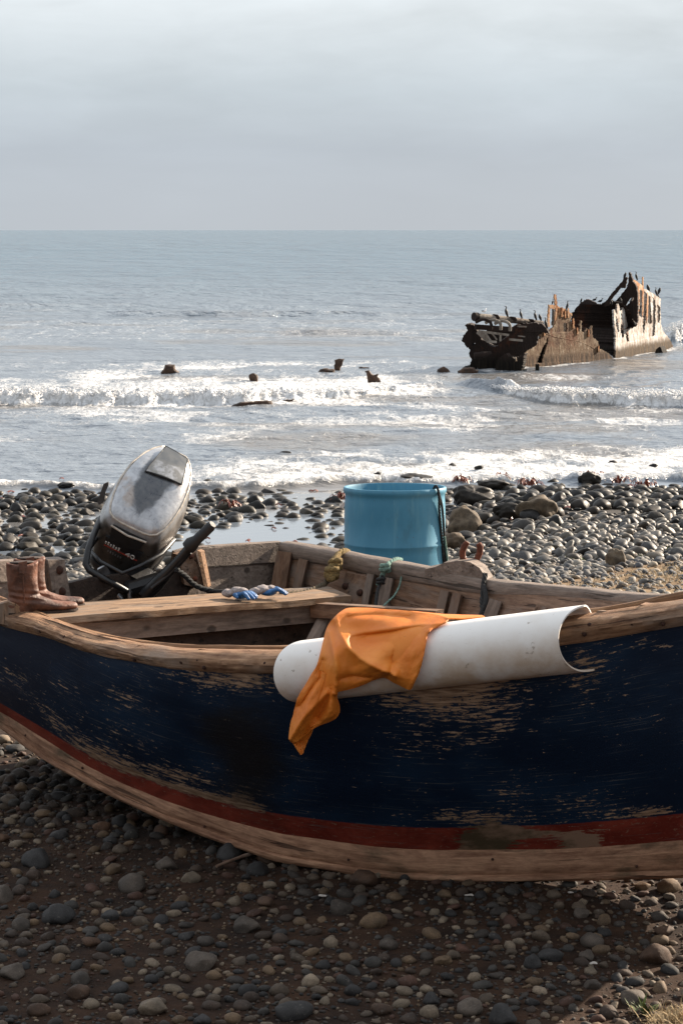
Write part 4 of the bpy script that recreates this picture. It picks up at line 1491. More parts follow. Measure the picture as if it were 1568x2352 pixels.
    for pts, rr_ in (([(265, 1362, -.12), (276, 1372, -.13), (286, 1388, -.12)], [.012, .014, .005]), ([(258, 1338, -.1), (264, 1350, -.1), (262, 1358, -.1)], .008), ([(296, 1352, -.14), (298, 1374, -.14)], .009),
                     ([(322, 1362, -.1), (336, 1354, -.12), (350, 1340, -.13)], .008), ([(352, 1366, -.1), (345, 1382, -.1), (334, 1394, -.1)], .008)):
        fits.append(('clamp_screw', MB().tube(np.array([mp(*q) for q in pts]), rr_, 8)))
    for nm_, m_ in fits:
        build(nm_, m_, M['steel'], mot, 60)
    # tiller handle
    th = np.array([mp(335, 1368, -.15), mp(362, 1340, -.18), mp(382, 1318, -.2), mp(412, 1285, -.23), mp(440, 1252, -.26)])
    til = build('tiller_arm', MB().tube(th, [.03, .031, .026, .020, .019], 10), M['black'], mot, 60)
    gp = np.array([mp(432, 1258, -.255), mp(440, 1250, -.26), mp(452, 1240, -.27), mp(484, 1209, -.29), mp(489, 1204, -.295)])
    build('grip', MB().tube(gp, [.03, .032, .022, .022, .016], 12), M['black_rub'], til, 60)
    arm2 = np.array([mp(350, 1352, -.2), mp(392, 1318, -.22), mp(436, 1268, -.25)])
    build('tiller_rod', MB().tube(arm2, .011, 8), M['black'], til, 60)
    # lever standing up behind the cowl on the left
    lv = MB()
    lv.prism([[mp(q, w, .12) for q, w in ((224, 1154), (231, 1132), (238, 1112), (248, 1108), (248, 1116), (241, 1132), (238, 1154), (228, 1160))]], (0, .04, 0))
    build('tilt_lever', lv, simple('grey brown lever', (.06, .05, .043), .6), mot, 30)


make_motor()


# boots, gloves --------------------------------------------------------
def make_boot(name, px, py, dist, sc, label, dark=1.0):
    """px,py: where the heel meets the bench; toe points right and towards the viewer's right"""
    B = U(px, py, dist)
    k = dist / FPX * sc
    toe = nrm(np.array((.93, .36, 0.0)))
    side = np.array((toe[1], -toe[0], 0))
    def P(x, z, s=0.0):
        return B + toe * x * k + np.array((0, 0, 1.0)) * z * k + side * s * k
    r = empty(name, B, label, 'boot', 'pair of brown boots')
    mb = MB()
    n = 20
    a = np.arange(n) * 2 * math.pi / n
    # shaft: rings from the top to the heel, tc in px: center x, z, half length, half width
    secs = [(34, 122, 38, 24), (34, 110, 37.5, 24), (34, 90, 36.5, 23), (35, 70, 35.5, 22), (37, 52, 36, 21), (38, 38, 39, 21), (36, 22, 42, 20), (36, 8, 42, 19), (37, 1, 41, 18)]
    G = []
    for i, (cx, cz, lx, ly) in enumerate(secs):
        ring = []
        for q in a:
            w = 1.5 * math.sin(q * 3 + i * 1.7) + 1.2 * math.sin(q * 5 - i * 2.1)
            dz = 0
            if i == 0:
                dz = 4 * math.cos(2 * q) - 3
            ring.append(P(cx + (lx + w) * math.cos(q), cz + dz, (ly + w * .6) * math.sin(q)))
        G.append(ring)
    mb.grid(np.array(G), None, True, True)
    foot = [(30, 22, 20, 20), (55, 25, 24, 23), (80, 20, 19, 24), (105, 15, 13.5, 25), (128, 12.5, 11, 23), (148, 12, 10, 18), (160, 11.5, 8.5, 12), (165, 11, 5, 5)]
    G = []
    for i, (cx, cz, hz, hy) in enumerate(foot):
        G.append([P(cx, max(cz + hz * math.sin(q), 2), hy * math.cos(q)) for q in a])
    mb.grid(np.array(G), None, True, True)
    # ankle creases
    rm = remeshed(mb, .0048, 5)
    v = np.concatenate(rm.v)
    z = (v[:, 2] - B[2]) / k
    v = v + side * (2.6 * k * np.sin(z * .42 + v[:, :1][:, 0] * 40) * np.exp(-((z - 42) / 16) ** 2))[:, None]
    rm.v = [v]
    body = build('boot_upper', rm, M['leather'], r, 179)
    # open top, sole, pull strap and side seam
    build('boot_opening', MB().ell(P(34, 121), (30 * k, 18 * k, 3 * k), Matrix.Rotation(math.atan2(toe[1], toe[0]), 3, 'Z')), M['sole'], r, 179)
    so = [(x, w) for x, w in ((-2, 12), (10, 18), (40, 17), (70, 19), (105, 24), (135, 22), (155, 15), (166, 4))]
    loop = [P(x, 0, w) for x, w in so] + [P(x, 0, -w) for x, w in so[::-1]]
    build('sole', MB().prism([loop], (0, 0, 5 * k)), M['sole'], r, 30)
    sm_ = np.array([P(29, 121, 24), P(29.5, 100, 24.8), P(31, 75, 23.6), P(33, 45, 22.8), P(33, 28, 23)])
    build('side_seam', MB().tube(sm_, 1.3 * k, 6), M['leather'], r, 60)
    st = [P(20, 124, 24), P(40, 127, 24), P(41, 98, 25.5), P(21, 99, 25.5)]
    build('pull_strap', MB().prism([st], side * 1.8 * k), M['leather'], body, 30)


make_boot('boot', 20, 1411, 8.42, 1.0, 'front brown leather boot of the pair, its sunlit toe at the bench edge')
make_boot('boot', 37, 1400, 8.60, .99, 'brown leather boot behind its mate, pressed against the grey stern post')


def make_glove(px, py, dist, rot, label, flip=1):
    B = U(px, py, dist)
    k = dist / FPX
    r = empty('work_glove', B, label, 'glove', 'pair of work gloves')
    ca, sa = math.cos(rot), math.sin(rot)
    ex = np.array((ca, sa, 0))
    ey = np.array((-sa, ca, 0))
    def P(x, y, z):
        return B + (ex * x + ey * y + np.array((0, 0, 1.0)) * z) * k
    mb = MB()
    Rz = Matrix.Rotation(rot, 3, 'Z')
    mb.ell(P(0, 0, 9), (22 * k, 18 * k, 10 * k), Rz)
    for i, (yy, ln, bend) in enumerate(((-13, 26, 9), (-4, 32, 11), (5, 30, 8), (13, 22, 5))):
        p = np.array([P(8, yy, 12), P(20, yy * 1.1, 13 + bend * .4), P(20 + ln * .5, yy * 1.25, 9), P(18 + ln * .85, yy * 1.35, 3.5)])
        mb.tube(p, [5.5 * k, 5.2 * k, 4.8 * k, 3.8 * k], 8)
    mb.tube(np.array([P(-6, -14 * flip, 10), P(4, -24 * flip, 12), P(14, -27 * flip, 6)]), [5.5 * k, 5.2 * k, 4 * k], 8)
    rm = remeshed(mb, .0032, 3)
    build('coated_palm', rm, M['glove_b'], r, 179)
    mb = MB()
    mb.ell(P(-12, 2, 14), (20 * k, 19 * k, 12 * k), Rz)
    mb.ell(P(-30, -4, 11), (17 * k, 18 * k, 11 * k), Rz)
    mb.ell(P(2, 4, 18), (17 * k, 13 * k, 7 * k), Rz)
    rm = remeshed(mb, .0036, 3)
    v = np.concatenate(rm.v)
    v += .006 * (np.stack([vnoise(v[:, 0] * 60, v[:, 2] * 60, s) for s in (1, 2, 3)], 1) - .5)
    rm.v = [v]
    build('knit_cuff', rm, M['glove_w'], r, 179)


make_glove(552, 1375, 9.0, R(-35), 'blue and white work glove with its fingers hanging over the bench edge')
make_glove(616, 1368, 9.08, R(10), 'blue and white work glove lying nearer the far side of the bench', -1)

# ropes ------------------------------------------------------------------
def spline(pts, n):
    pts = np.asarray(pts, float)
    return bez(np.stack([pts, pts], 1), n, 2)[:, 0]


def rope(name, pts, r, mat, label, cat='rope', n=60, extra=(), twist=True):
    mb = MB()
    c = spline(pts, n)
    if twist:
        T = np.gradient(c, axis=0)
        T /= np.linalg.norm(T, axis=1)[:, None]
        s = np.cross(T, (0.2, .3, 1.0))
        s /= np.linalg.norm(s, axis=1)[:, None]
        u = np.cross(s, T)
        cs = spline(pts, n * 5)
        T = np.gradient(cs, axis=0)
        T /= np.linalg.norm(T, axis=1)[:, None]
        s = np.cross(T, (0.2, .3, 1.0))
        s /= np.linalg.norm(s, axis=1)[:, None]
        u = np.cross(s, T)
        al = arclen(cs)
        for ph in (0, 2.1, 4.2):
            w = al / (r * 7) * 2 * math.pi + ph
            mb.tube(cs + (s * np.cos(w)[:, None] + u * np.sin(w)[:, None]) * r * .5, r * .62, 6)
    else:
        mb.tube(c, r, 8)
    for e in extra:
        mb.tube(spline(e, 40), r, 8)
    return tag(build(name, mb, mat, None, 179), label, cat)


def knot(c, rr, turns, ax, seed):
    q = np.random.default_rng(seed)
    th = np.linspace(0, turns * 2 * math.pi, 14 * turns)
    p = np.stack([np.cos(th) * rr, np.sin(th) * rr * .7, np.linspace(-1, 1, len(th)) * rr * .9], 1)
    return np.asarray(c) + p + q.normal(0, rr * .12, p.shape)


y0 = U(752, 1330, 9.55)
rope('fuel_line', [U(405, 1308, 9.3), U(425, 1322, 9.35), U(450, 1345, 9.4), U(490, 1359, 9.4), U(525, 1361, 9.2)], .011, M['rope_dk'],
     'dark twisted rope sagging from the motor bracket down to the bench')
rope('tie_rope', [U(645, 1363, 9.25), U(690, 1362, 9.35), U(720, 1354, 9.45), U(745, 1340, 9.55), U(758, 1325, 9.6)], .012, M['rope_br'],
     'brown rope lying along the bench up to the yellow knot')
rope('tie_rope', [U(752, 1322, 9.58), U(760, 1300, 9.62), U(771, 1280, 9.66), U(785, 1267, 9.70), U(798, 1268, 9.79), U(806, 1282, 9.86)], .0135, M['rope_y'],
     'straw yellow rope hitched over the far rail with a frayed knot',
     extra=[knot(U(762, 1316, 9.57), .021, 3, 0, 1), knot(U(770, 1296, 9.6), .02, 2, 0, 2), [U(757, 1310, 9.56), U(766, 1290, 9.6), U(778, 1272, 9.66)], [U(751, 1318, 9.56), U(757, 1330, 9.55), U(770, 1326, 9.55)]])
rope('tie_rope', [U(868, 1345, 9.43), U(877, 1325, 9.42), U(884, 1306, 9.42), U(894, 1294, 9.44), U(908, 1285, 9.50), U(920, 1286, 9.58)], .010, M['rope_gr'],
     'faded green and black rope knotted over the far rail beside the barrel', extra=[knot(U(884, 1304, 9.41), .016, 2, 0, 4)])
rope('hanging_cord', [U(878, 1322, 9.41), U(872, 1340, 9.40), U(866, 1360, 9.36), U(862, 1392, 9.3), U(858, 1412, 9.25)], .007, M['rope_dk'],
     'black cord hanging from the green knot inside the boat', extra=[knot(U(874, 1334, 9.40), .014, 2, 0, 5)])
rope('hanging_cord', [U(922, 1322, 9.38), U(917, 1345, 9.36), U(905, 1368, 9.3), U(886, 1386, 9.25), U(872, 1402, 9.2)], .004, M['rope_gr'],
     'thin pale green cord trailing down the inside planking', twist=False)
rope('lashing_strap', [U(1114, 1318, 9.0), U(1110, 1340, 8.97), U(1108, 1365, 8.95), U(1106, 1390, 8.9), U(1112, 1418, 8.85)], .010, M['rope_dk'],
     'black strap lashed over the far rail right of the rowlock', extra=[[U(1110, 1345, 8.96), U(1115, 1380, 8.9), U(1102, 1416, 8.86)]])

# barrel -----------------------------------------------------------------
def make_barrel():
    Db = 12.4
    k = Db / FPX
    c = U(907, 1120, Db)
    Rb = 117.5 * k
    ztop = c[2]
    zb = float(ground(c[0], Db)) - .02
    H = ztop - zb
    r = empty('plastic_barrel', (c[0], Db, zb), 'open blue plastic barrel standing on the shingle behind the boat', 'barrel')
    prof = [(0.0, 0), (.86, 0), (.94, .02), (.965, .06), (.975, .15), (.985, .28), (.994, .31), (.994, .335), (.985, .36), (.99, .5), (.992, .60), (.992, .640), (1.004, .648), (1.004, .656), (.992, .664), (.992, .80), (.989, .88), (.984, .915), (.98, .93),
            (.98, .945), (.985, .955), (1.0, .965), (1.015, .975), (1.015, .99), (1.0, 1.0), (.965, 1.0), (.95, .985), (.945, .9), (.95, .5), (.93, .05), (0, .03)]
    n = 72
    a = np.arange(n) * 2 * math.pi / n
    wob = 1 + .006 * np.sin(a * 2 + .6) + .004 * np.sin(a * 3)
    # leaning slightly away with the slope
    G = np.array([[(c[0] + Rb * q * w * math.cos(x), Db + Rb * q * w * math.sin(x) + .045 * h, zb + H * h - .032 * q * Rb * math.sin(x) * h) for x, w in zip(a, wob)] for q, h in prof])
    m, g, p = mat_new('faded blue plastic')
    tc = g.attr('tc').outputs['Vector']
    nz = g.noise(g.vscale(tc, (3, 3, 1.2)), 1.0, 5, .6)
    n2 = g.noise(g.vscale(tc, (40, 40, 6)), 1.0, 4, .65)
    cc = g.mix(g.sstep(nz, .3, .7), (.050, .205, .315), (.082, .275, .40))
    cc = g.mix(g.math('MULTIPLY', g.sstep(n2, .6, .75), .3), cc, (.2, .34, .38))
    sp = g.noise(tc, 55, 3, .6)
    cc = g.mix(g.math('MULTIPLY', g.sstep(sp, .70, .74), .5), cc, (.12, .07, .04))
    drip = g.noise(g.vscale(tc, (18, 18, 1.3), (3, 1, 0)), 1.0, 5, .65)
    cc = g.mix(g.math('MULTIPLY', g.sstep(drip, .54, .68), .38), cc, (.17, .36, .42))
    grime = g.noise(g.vscale(tc, (7, 7, 4), (1, 7, 2)), 1.0, 6, .7)
    cc = g.mix(g.math('MULTIPLY', g.sstep(grime, .55, .7), .35), cc, (.045, .12, .15))
    g.put(p.inputs['Base Color'], cc)
    p.inputs['Roughness'].default_value = .48
    p.inputs['Specular IOR Level'].default_value = .4
    g.put(p.inputs['Normal'], g.bump(nz, .25, .02))
    build('barrel_shell', MB().grid(G, None, True, False), m, r, 45)
    # faint moulded label panel
    pan = []
    for i, hh in enumerate((.47, .58)):
        pan.append([(c[0] + Rb * .997 * math.cos(x), Db + Rb * .997 * math.sin(x) + .045 * hh, zb + H * hh) for x in np.linspace(R(278), R(292), 6)])
    # rope over the rim on the right
    rr = Rb * 1.03
    def rim(ang, dz, f=1.0, fh=1.0):
        return np.array((c[0] + rr * f * math.cos(R(ang)), Db + rr * f * math.sin(R(ang)) + .045 * fh, ztop + dz))
    rope('barrel_rope', [rim(322, -.16, .88), rim(322, -.01, .90), rim(322, .022, .97), rim(323, -.02, 1.02), rim(326, -.12), rim(331, -.25), rim(335, -.36), rim(338, -.45, 1.03), rim(336, -.62, 1.1)], .007, M['rope_dk'],
         'black rope hanging over the rim of the blue barrel', extra=[[rim(324, -.01, 1.0), rim(330, -.1, 1.02), rim(335, -.24, 1.02), rim(339, -.36, 1.02), rim(342, -.5, 1.05)]])
    rope('barrel_rope', [rim(334, -.26, 1.04), rim(337, -.35, 1.06), rim(341, -.42, 1.06), rim(340, -.5, 1.08), rim(337, -.64, 1.1)], .006, M['rope_gr'], 'thin green cord hanging down the right side of the blue barrel', twist=False)


make_barrel()
# ------------------------------------------------------------------ the wreck in the surf
def zx(q):
    return (1021.9 + q[0] * .3482, 602.8 + q[1] * .3482)


def jag(loop, amp, seed, step=7):
    """break up straight edges a little, as rust does (units of the tracing)"""
    q = np.random.default_rng(seed)
    out = []
    n = len(loop)
    for i in range(n):
        a, b = np.array(loop[i], float), np.array(loop[(i + 1) % n], float)
        m = max(1, int(np.linalg.norm(b - a) / step))
        for j in range(m):
            p = a + (b - a) * j / m
            if j:
                p = p + q.normal(0, amp, 2)
            out.append(p)
    return out


def plate(name, loops, dfun, mat, parent, thick, amp=1.6, seed=1, lean=0.0):
    amp = amp * 1.35
    L3 = []
    for i, l in enumerate(loops):
        pts = []
        for q in jag(l, amp, seed + i):
            px, py = zx(q)
            D = dfun(px)
            p = U(px, py, D)
            if lean:
                p = U(px, py, D + lean * (p[2] - SEA))
            pts.append(p)
        L3.append(pts)
    return build(name, MB().prism(L3, thick), mat, parent, 30)


def make_wreck():
    wr = empty('shipwreck', on_z(1330, 840, SEA), 'rusting broken ship hull standing in the shallow water', 'wreck')
    dA = lambda x: float(np.interp(x, [1180, 1196, 1410], [60.6, 60.9, 64.7]))
    dB = lambda x: float(np.interp(x, [1400, 1412, 1544], [64.6, 65.0, 71.6]))
    nA, nB = np.array((-.03, .10, 0)), np.array((-.035, .10, 0))
    A = [(500, 722), (505, 640), (515, 605), (545, 575), (600, 548), (612, 490), (622, 460), (650, 458), (682, 465), (692, 445), (715, 425), (728, 395), (738, 372), (750, 345), (780, 330), (830, 345), (826, 398), (848, 412), (866, 452), (886, 457), (892, 384), (898, 384), (899, 456), (918, 465), (928, 432), (936, 434), (937, 466), (958, 474), (962, 418), (969, 418), (970, 493), (990, 503), (1008, 535), (1012, 566), (1030, 572), (1072, 596), (1100, 622), (1118, 660), (1000, 684), (850, 700), (700, 712), (600, 716)]
    A2 = [[(780, 398), (806, 400), (803, 460), (778, 456)], [(681, 494), (674, 540), (660, 590), (636, 664), (604, 664), (616, 620), (640, 565), (664, 530), (672, 498)], [(606, 492), (626, 484), (612, 512), (603, 512)]]
    plate('starboard_plating', [A] + A2, dA, M['plate_brown'], wr, nA, 2.0, 3)
    plate('dark_backing', [[(520, 700), (540, 600), (600, 560), (640, 480), (700, 470), (760, 392), (830, 392), (850, 440), (960, 500), (1000, 580), (1080, 640), (1000, 680), (700, 705)]], lambda x: dA(x) + .5, M['plate_dark'], wr, nA, 1.5, 6)  # added dark sheet standing in for the dark inside behind the holes
    seam = MB()
    pts = [zx(q) for q in ((640, 462), (720, 490), (800, 505), (880, 520), (960, 555), (1005, 590))]
    seam.tube(np.array([U(a, b, dA(a) + .0) for a, b in pts]), .012, 6)
    build('plating_seam', seam, M['plate_brown'], wr, 60)
    # rusty open frames above the broken plating
    for i, (lp, mt) in enumerate((([(674, 430), (684, 278), (696, 284), (688, 350), (690, 425)], 'plate_rust'),
                                  ([(683, 278), (735, 284), (762, 300), (790, 305), (835, 338), (836, 352), (800, 350), (780, 345), (735, 320), (712, 306), (690, 300)], 'plate_rust'),
                                  ([(726, 302), (720, 225), (722, 210), (731, 212), (734, 245), (742, 300)], 'plate_rust'),
                                  ([(722, 425), (730, 300), (742, 300), (735, 425)], 'plate_rust'),
                                  ([(742, 425), (748, 300), (772, 310), (778, 350), (776, 425)], 'plate_rust'),
                                  ([(705, 415), (712, 308), (721, 320), (720, 400)], 'plate_dark'))):
        plate('frame_post', [lp], lambda x, i=i: dA(x) + .05 - .01 * i + (.5 if i == 5 else 0), M[mt], wr, nA * .8, 1.2, 20 + i)
    for i, (x_, y0_, y1_) in enumerate(((770, 345, 292), (792, 352, 318), (812, 350, 300), (846, 420, 366), (872, 460, 428), (946, 475, 440), (655, 470, 420), (1012, 575, 548))):
        plate('frame_post', [[(x_ - 5, y0_ + 14), (x_ - 3, y1_ + 8), (x_ + 1, y1_), (x_ + 4, y1_ + 10), (x_ + 6, y0_ + 14)]], lambda x, i=i: dA(x) - .05 - .006 * i, M['plate_rust'], wr, nA * .5, .8, 200 + i)
    B = [(1118, 672), (1122, 600), (1122, 470), (1114, 400), (1108, 318), (1116, 309), (1124, 330), (1132, 345), (1133, 280), (1141, 272), (1148, 290), (1153, 322), (1172, 296), (1180, 305), (1205, 345), (1240, 362), (1243, 400), (1264, 415), (1266, 350), (1266, 250), (1262, 190), (1245, 150), (1240, 118), (1262, 128), (1290, 148), (1306, 172), (1340, 186), (1360, 200), (1385, 216), (1402, 226), (1420, 238), (1418, 320), (1422, 395), (1432, 450), (1455, 480), (1482, 512), (1500, 545), (1496, 572), (1440, 600), (1400, 612), (1300, 650), (1250, 668), (1150, 676)]
    B2 = [[(1124, 345), (1136, 372), (1147, 455), (1138, 464), (1126, 410)], [(1158, 405), (1172, 420), (1177, 490), (1166, 505), (1155, 450)], [(1192, 460), (1206, 482), (1211, 515), (1201, 525), (1190, 490)],
          [(1279, 180), (1297, 190), (1300, 300), (1290, 366), (1277, 350)], [(1309, 190), (1330, 206), (1322, 362), (1310, 472), (1302, 452), (1306, 300)], [(1338, 212), (1352, 226), (1359, 402), (1346, 410), (1334, 395)],
          [(1368, 226), (1384, 252), (1386, 380), (1379, 480), (1362, 490), (1366, 400)], [(1397, 270), (1414, 292), (1416, 372), (1408, 402), (1399, 382)], [(1157, 330), (1168, 345), (1166, 380), (1158, 372)],
          [(1184, 312), (1196, 330), (1190, 340), (1182, 326)]]
    plate('bow_plating', [B] + B2, dB, M['plate_grey'], wr, nB, 1.5, 40)
    # rust red streaked frame heads on the bow
    for i, lp in enumerate(([(1266, 200), (1270, 150), (1280, 155), (1279, 260), (1274, 380), (1268, 380)], [(1300, 200), (1300, 95), (1305, 95), (1308, 190), (1306, 320), (1298, 360)], [(1330, 215), (1334, 196), (1340, 200), (1336, 330), (1328, 400), (1325, 380)])):
        plate('bow_frame', [lp], lambda x: dB(x) - .06, M['plate_rust'], wr, nB * .5, 1.0, 60 + i)
    plate('sheer_strake', [[(1238, 112), (1262, 124), (1292, 146), (1306, 170), (1300, 186), (1270, 160), (1246, 145)]], lambda x: dB(x) - .05, M['plate_rust'], wr, nB * .6, 1.5, 66)
    # port side of the bow seen through the slits, and the bulkheads
    P_ = [(1215, 420), (1228, 250), (1262, 180), (1320, 205), (1400, 245), (1418, 300), (1418, 420), (1390, 500), (1250, 560), (1180, 600), (1130, 560), (1130, 340), (1180, 320)]
    plate('port_plating', [P_], lambda x: dB(x) + 1.6, M['plate_dark'], wr, nB, 2, 70)
    K = [(826, 420), (833, 342), (850, 318), (872, 292), (898, 262), (930, 244), (962, 250), (985, 262), (1005, 276), (1030, 280), (1044, 268), (1070, 250), (1110, 256), (1150, 262), (1190, 290), (1220, 330), (1245, 395), (1262, 420), (1200, 440), (1130, 440), (1126, 640), (1108, 628), (1078, 602), (1032, 584), (1000, 560), (970, 520), (900, 500), (840, 470)]
    dK = lambda x: float(np.interp(x, [1300, 1412, 1470], [67.2, 65.4, 66.5]))
    plate('bulkhead', [K], dK, M['plate_dark'], wr, (.05, .5, 0), 2, 80)
    # broken stem beams rising over the bow
    Q1 = [(1042, 292), (1062, 250), (1082, 222), (1120, 178), (1160, 132), (1186, 98), (1197, 98), (1196, 130), (1184, 172), (1156, 168), (1140, 188), (1112, 222), (1092, 248), (1080, 285)]
    plate('leaning_beam', [Q1], lambda x: 65.3, M['plate_dark'], wr, (.08, .5, 0), 1.6, 90)
    Q2 = [(1208, 66), (1216, 66), (1228, 100), (1242, 132), (1258, 160), (1268, 205), (1268, 300), (1266, 400), (1240, 385), (1205, 335), (1180, 300), (1150, 268), (1122, 258), (1150, 225), (1178, 190), (1200, 160), (1206, 120)]
    Q2h = [(1186, 286), (1196, 268), (1214, 240), (1232, 228), (1244, 234), (1238, 250), (1214, 264), (1200, 280)]
    plate('stem_fin', [Q2, Q2h], lambda x: 66.2, M['plate_dark'], wr, (.08, .4, 0), 1.5, 95)
    # dark broken stern half, towards the viewer
    S = [(86, 716), (120, 694), (160, 686), (172, 650), (160, 618), (155, 598), (164, 576), (132, 548), (110, 522), (111, 500), (130, 470), (148, 446), (140, 428), (128, 414), (150, 408), (188, 416), (205, 440), (226, 470), (240, 512), (268, 516), (290, 545), (330, 560), (360, 520), (400, 500), (425, 470), (440, 430), (470, 410), (540, 404), (600, 398), (640, 408), (668, 440), (684, 470), (640, 462), (612, 486), (600, 548), (545, 575), (512, 605), (505, 660), (500, 740), (400, 735), (300, 728), (240, 715), (200, 692), (182, 716), (130, 730), (90, 730)]
    Sh = [(178, 536), (190, 529), (198, 536), (192, 545), (182, 548)]
    plate('stern_plating', [S, Sh], lambda x: float(np.interp(x, [1050, 1240], [60.2, 60.6])), M['plate_dark'], wr, (.1, .9, 0), 2.2, 100)
    S2 = [(240, 470), (300, 430), (400, 440), (470, 420), (470, 560), (340, 600), (250, 560)]
    plate('inner_bulkhead', [S2], lambda x: 62.0, M['plate_dark'], wr, (.1, .3, 0), 2, 110)
    S3 = [(330, 700), (345, 640), (400, 600), (460, 640), (500, 610), (520, 600), (505, 722), (340, 722)]
    plate('torn_plate', [S3], lambda x: 59.9, M['plate_dark'], wr, (.1, .3, 0), 3, 115)

    def zp(x, y, D):
        return U(*zx((x, y)), D)
    # guano covered pipe with curved ribs under it
    mb = MB()
    pc = np.array([zp(205, 358, 60.0), zp(300, 366, 60.3), zp(420, 378, 60.7), zp(540, 392, 61.1), zp(640, 402, 61.4)])
    mb.tube(pc, [.095, .09, .085, .075, .07], 14)
    build('top_pipe', mb, M['plate_lead'], wr, 60)
    build('pipe_mouth', MB().tube(np.array([zp(188, 358, 59.95), zp(212, 359, 60.02)]), .115, 16), M['plate_dark'], wr, 60)
    for i, (x0, y0) in enumerate(((262, 378), (325, 382), (386, 388))):
        rb = np.array([zp(x0 - 62, y0 + 18, 59.9), zp(x0 - 18, y0 - 2, 59.85), zp(x0 + 22, y0 + 6, 59.8), zp(x0 + 40, y0 + 28, 59.8), zp(x0 + 40, y0 + 62, 59.85)])
        build('curved_rib', MB().tube(spline(rb, 20), .042, 8), M['plate_lead'] if i else M['plate_dark'], wr, 60)
    build('under_rail', MB().bar(zp(198, 425, 60.1), zp(440, 442, 60.5), .12, .14), M['plate_dark'], wr)
    for i, x in enumerate((326, 440, 560)):
        build('pipe_cleat', MB().prism([[zp(*q, 60.3 + .3 * i) for q in ((x - 14, 340 + 16 * i), (x + 20, 346 + 15 * i), (x + 34, 364 + 14 * i), (x + 26, 378 + 13 * i), (x, 362 + 15 * i))]], (.02, .14, 0)), M['plate_dark'], wr)
    for a, b, w, h in (((215, 455, 59.7), (290, 520, 59.7), .10, .13), ((235, 455, 59.75), (410, 478, 60.1), .16, .06), ((285, 522, 59.6), (330, 524, 59.7), .14, .06), ((262, 462, 59.6), (300, 518, 59.6), .07, .05), ((310, 470, 59.8), (340, 510, 59.8), .06, .04),
                       ((430, 508, 60.1), (500, 515, 60.3), .14, .06), ((365, 480, 59.8), (362, 520, 59.8), .04, .05), ((480, 422, 60.4), (530, 424, 60.5), .1, .04), ((485, 485, 60.3), (520, 490, 60.4), .08, .03)):
        build('deck_beam', MB().bar(zp(*a), zp(*b), w, h), M['plate_lead'], wr)  # paler colour stands in for the sun on these beams
    build('shaft', MB().tube(np.array([zp(190, 618, 59.5), zp(250, 608, 59.5), zp(300, 598, 59.6)]), [.09, .085, .05], 10), M['plate_dark'], wr, 60)
    build('stern_post', MB().bar(zp(606, 670, 60.0), zp(606, 745, 60.0), .09, .10, up=(1, 0, 0)), M['plate_dark'], wr)
    build('stern_post', MB().bar(zp(524, 705, 60.0), zp(526, 738, 60.0), .11, .09, up=(1, 0, 0)), M['plate_dark'], wr)
    build('fallen_plate', MB().prism([[zp(*q, 68.2) for q in ((1382, 590), (1390, 572), (1410, 556), (1420, 560), (1434, 596), (1434, 612), (1384, 614))]], (.2, .5, 0)), M['plate_dark'], wr)
    build('jag_tooth', MB().prism([[zp(*q, 59.6) for q in ((458, 625), (464, 625), (469, 652), (460, 656))]], (.02, .06, 0)), M['plate_lead'], wr)


make_wreck()


# ------------------------------------------------------------------ birds
def bird_mesh(kind):
    mb = MB()
    if kind == 'upright':
        p = [(.20, .02), (.15, .10), (.09, .22), (.045, .36), (.0, .52), (-.03, .63), (-.035, .72), (-.015, .80), (-.005, .87), (-.02, .925), (-.06, .945), (-.11, .945), (-.19, .955)]
        r = [.012, .035, .075, .105, .11, .085, .052, .036, .032, .038, .036, .018, .005]
    elif kind == 'hunched':
        p = [(.24, .06), (.18, .18), (.10, .34), (.04, .52), (-.02, .68), (-.06, .80), (-.05, .88), (-.10, .92), (-.16, .88), (-.24, .84)]
        r = [.015, .06, .13, .17, .17, .13, .085, .07, .035, .008]
    elif kind == 'level':
        p = [(.50, .36), (.38, .38), (.22, .42), (.06, .46), (-.10, .50), (-.20, .60), (-.22, .72), (-.24, .82), (-.32, .87), (-.40, .84), (-.50, .80)]
        r = [.012, .05, .12, .16, .14, .09, .06, .05, .055, .026, .006]
    else:
        p = [(.55, .42), (.40, .44), (.22, .46), (.05, .50), (-.12, .56), (-.22, .66), (-.27, .76), (-.33, .82), (-.42, .82), (-.50, .80)]
        r = [.015, .06, .13, .17, .16, .12, .09, .09, .05, .008]
    r = [q * 1.3 for q in r]
    pts = np.array([(a, 0, b) for a, b in p])
    t = np.linspace(0, len(p) - 1, 36)
    P = spline(pts, 36)
    rr = np.interp(t, np.arange(len(p)), r)
    mb.tube(P, rr, 10, squash=.9)
    base = {'upright': (.05, .26), 'hunched': (.05, .40), 'level': (.05, .36), 'gull': (.05, .38)}[kind]
    for s in (-.05, .05):
        mb.tube(np.array([(base[0], s, base[1]), (base[0] + .01, s, .08), (base[0] - .01, s, .0)]), [.022, .014, .014], 6)
        mb.prism([[(base[0] - .11, s - .03, .0), (base[0] - .11, s + .03, .0), (base[0] + .03, s, .0)]], (0, 0, .012))
    if kind == 'upright':      # folded wings
        for s in (-1, 1):
            mb.tube(np.array([(-.02, s * .085, .58), (.03, s * .10, .44), (.10, s * .085, .26), (.18, s * .045, .09)]), [.02, .05, .045, .008], 8)
    return mb


BM = {}


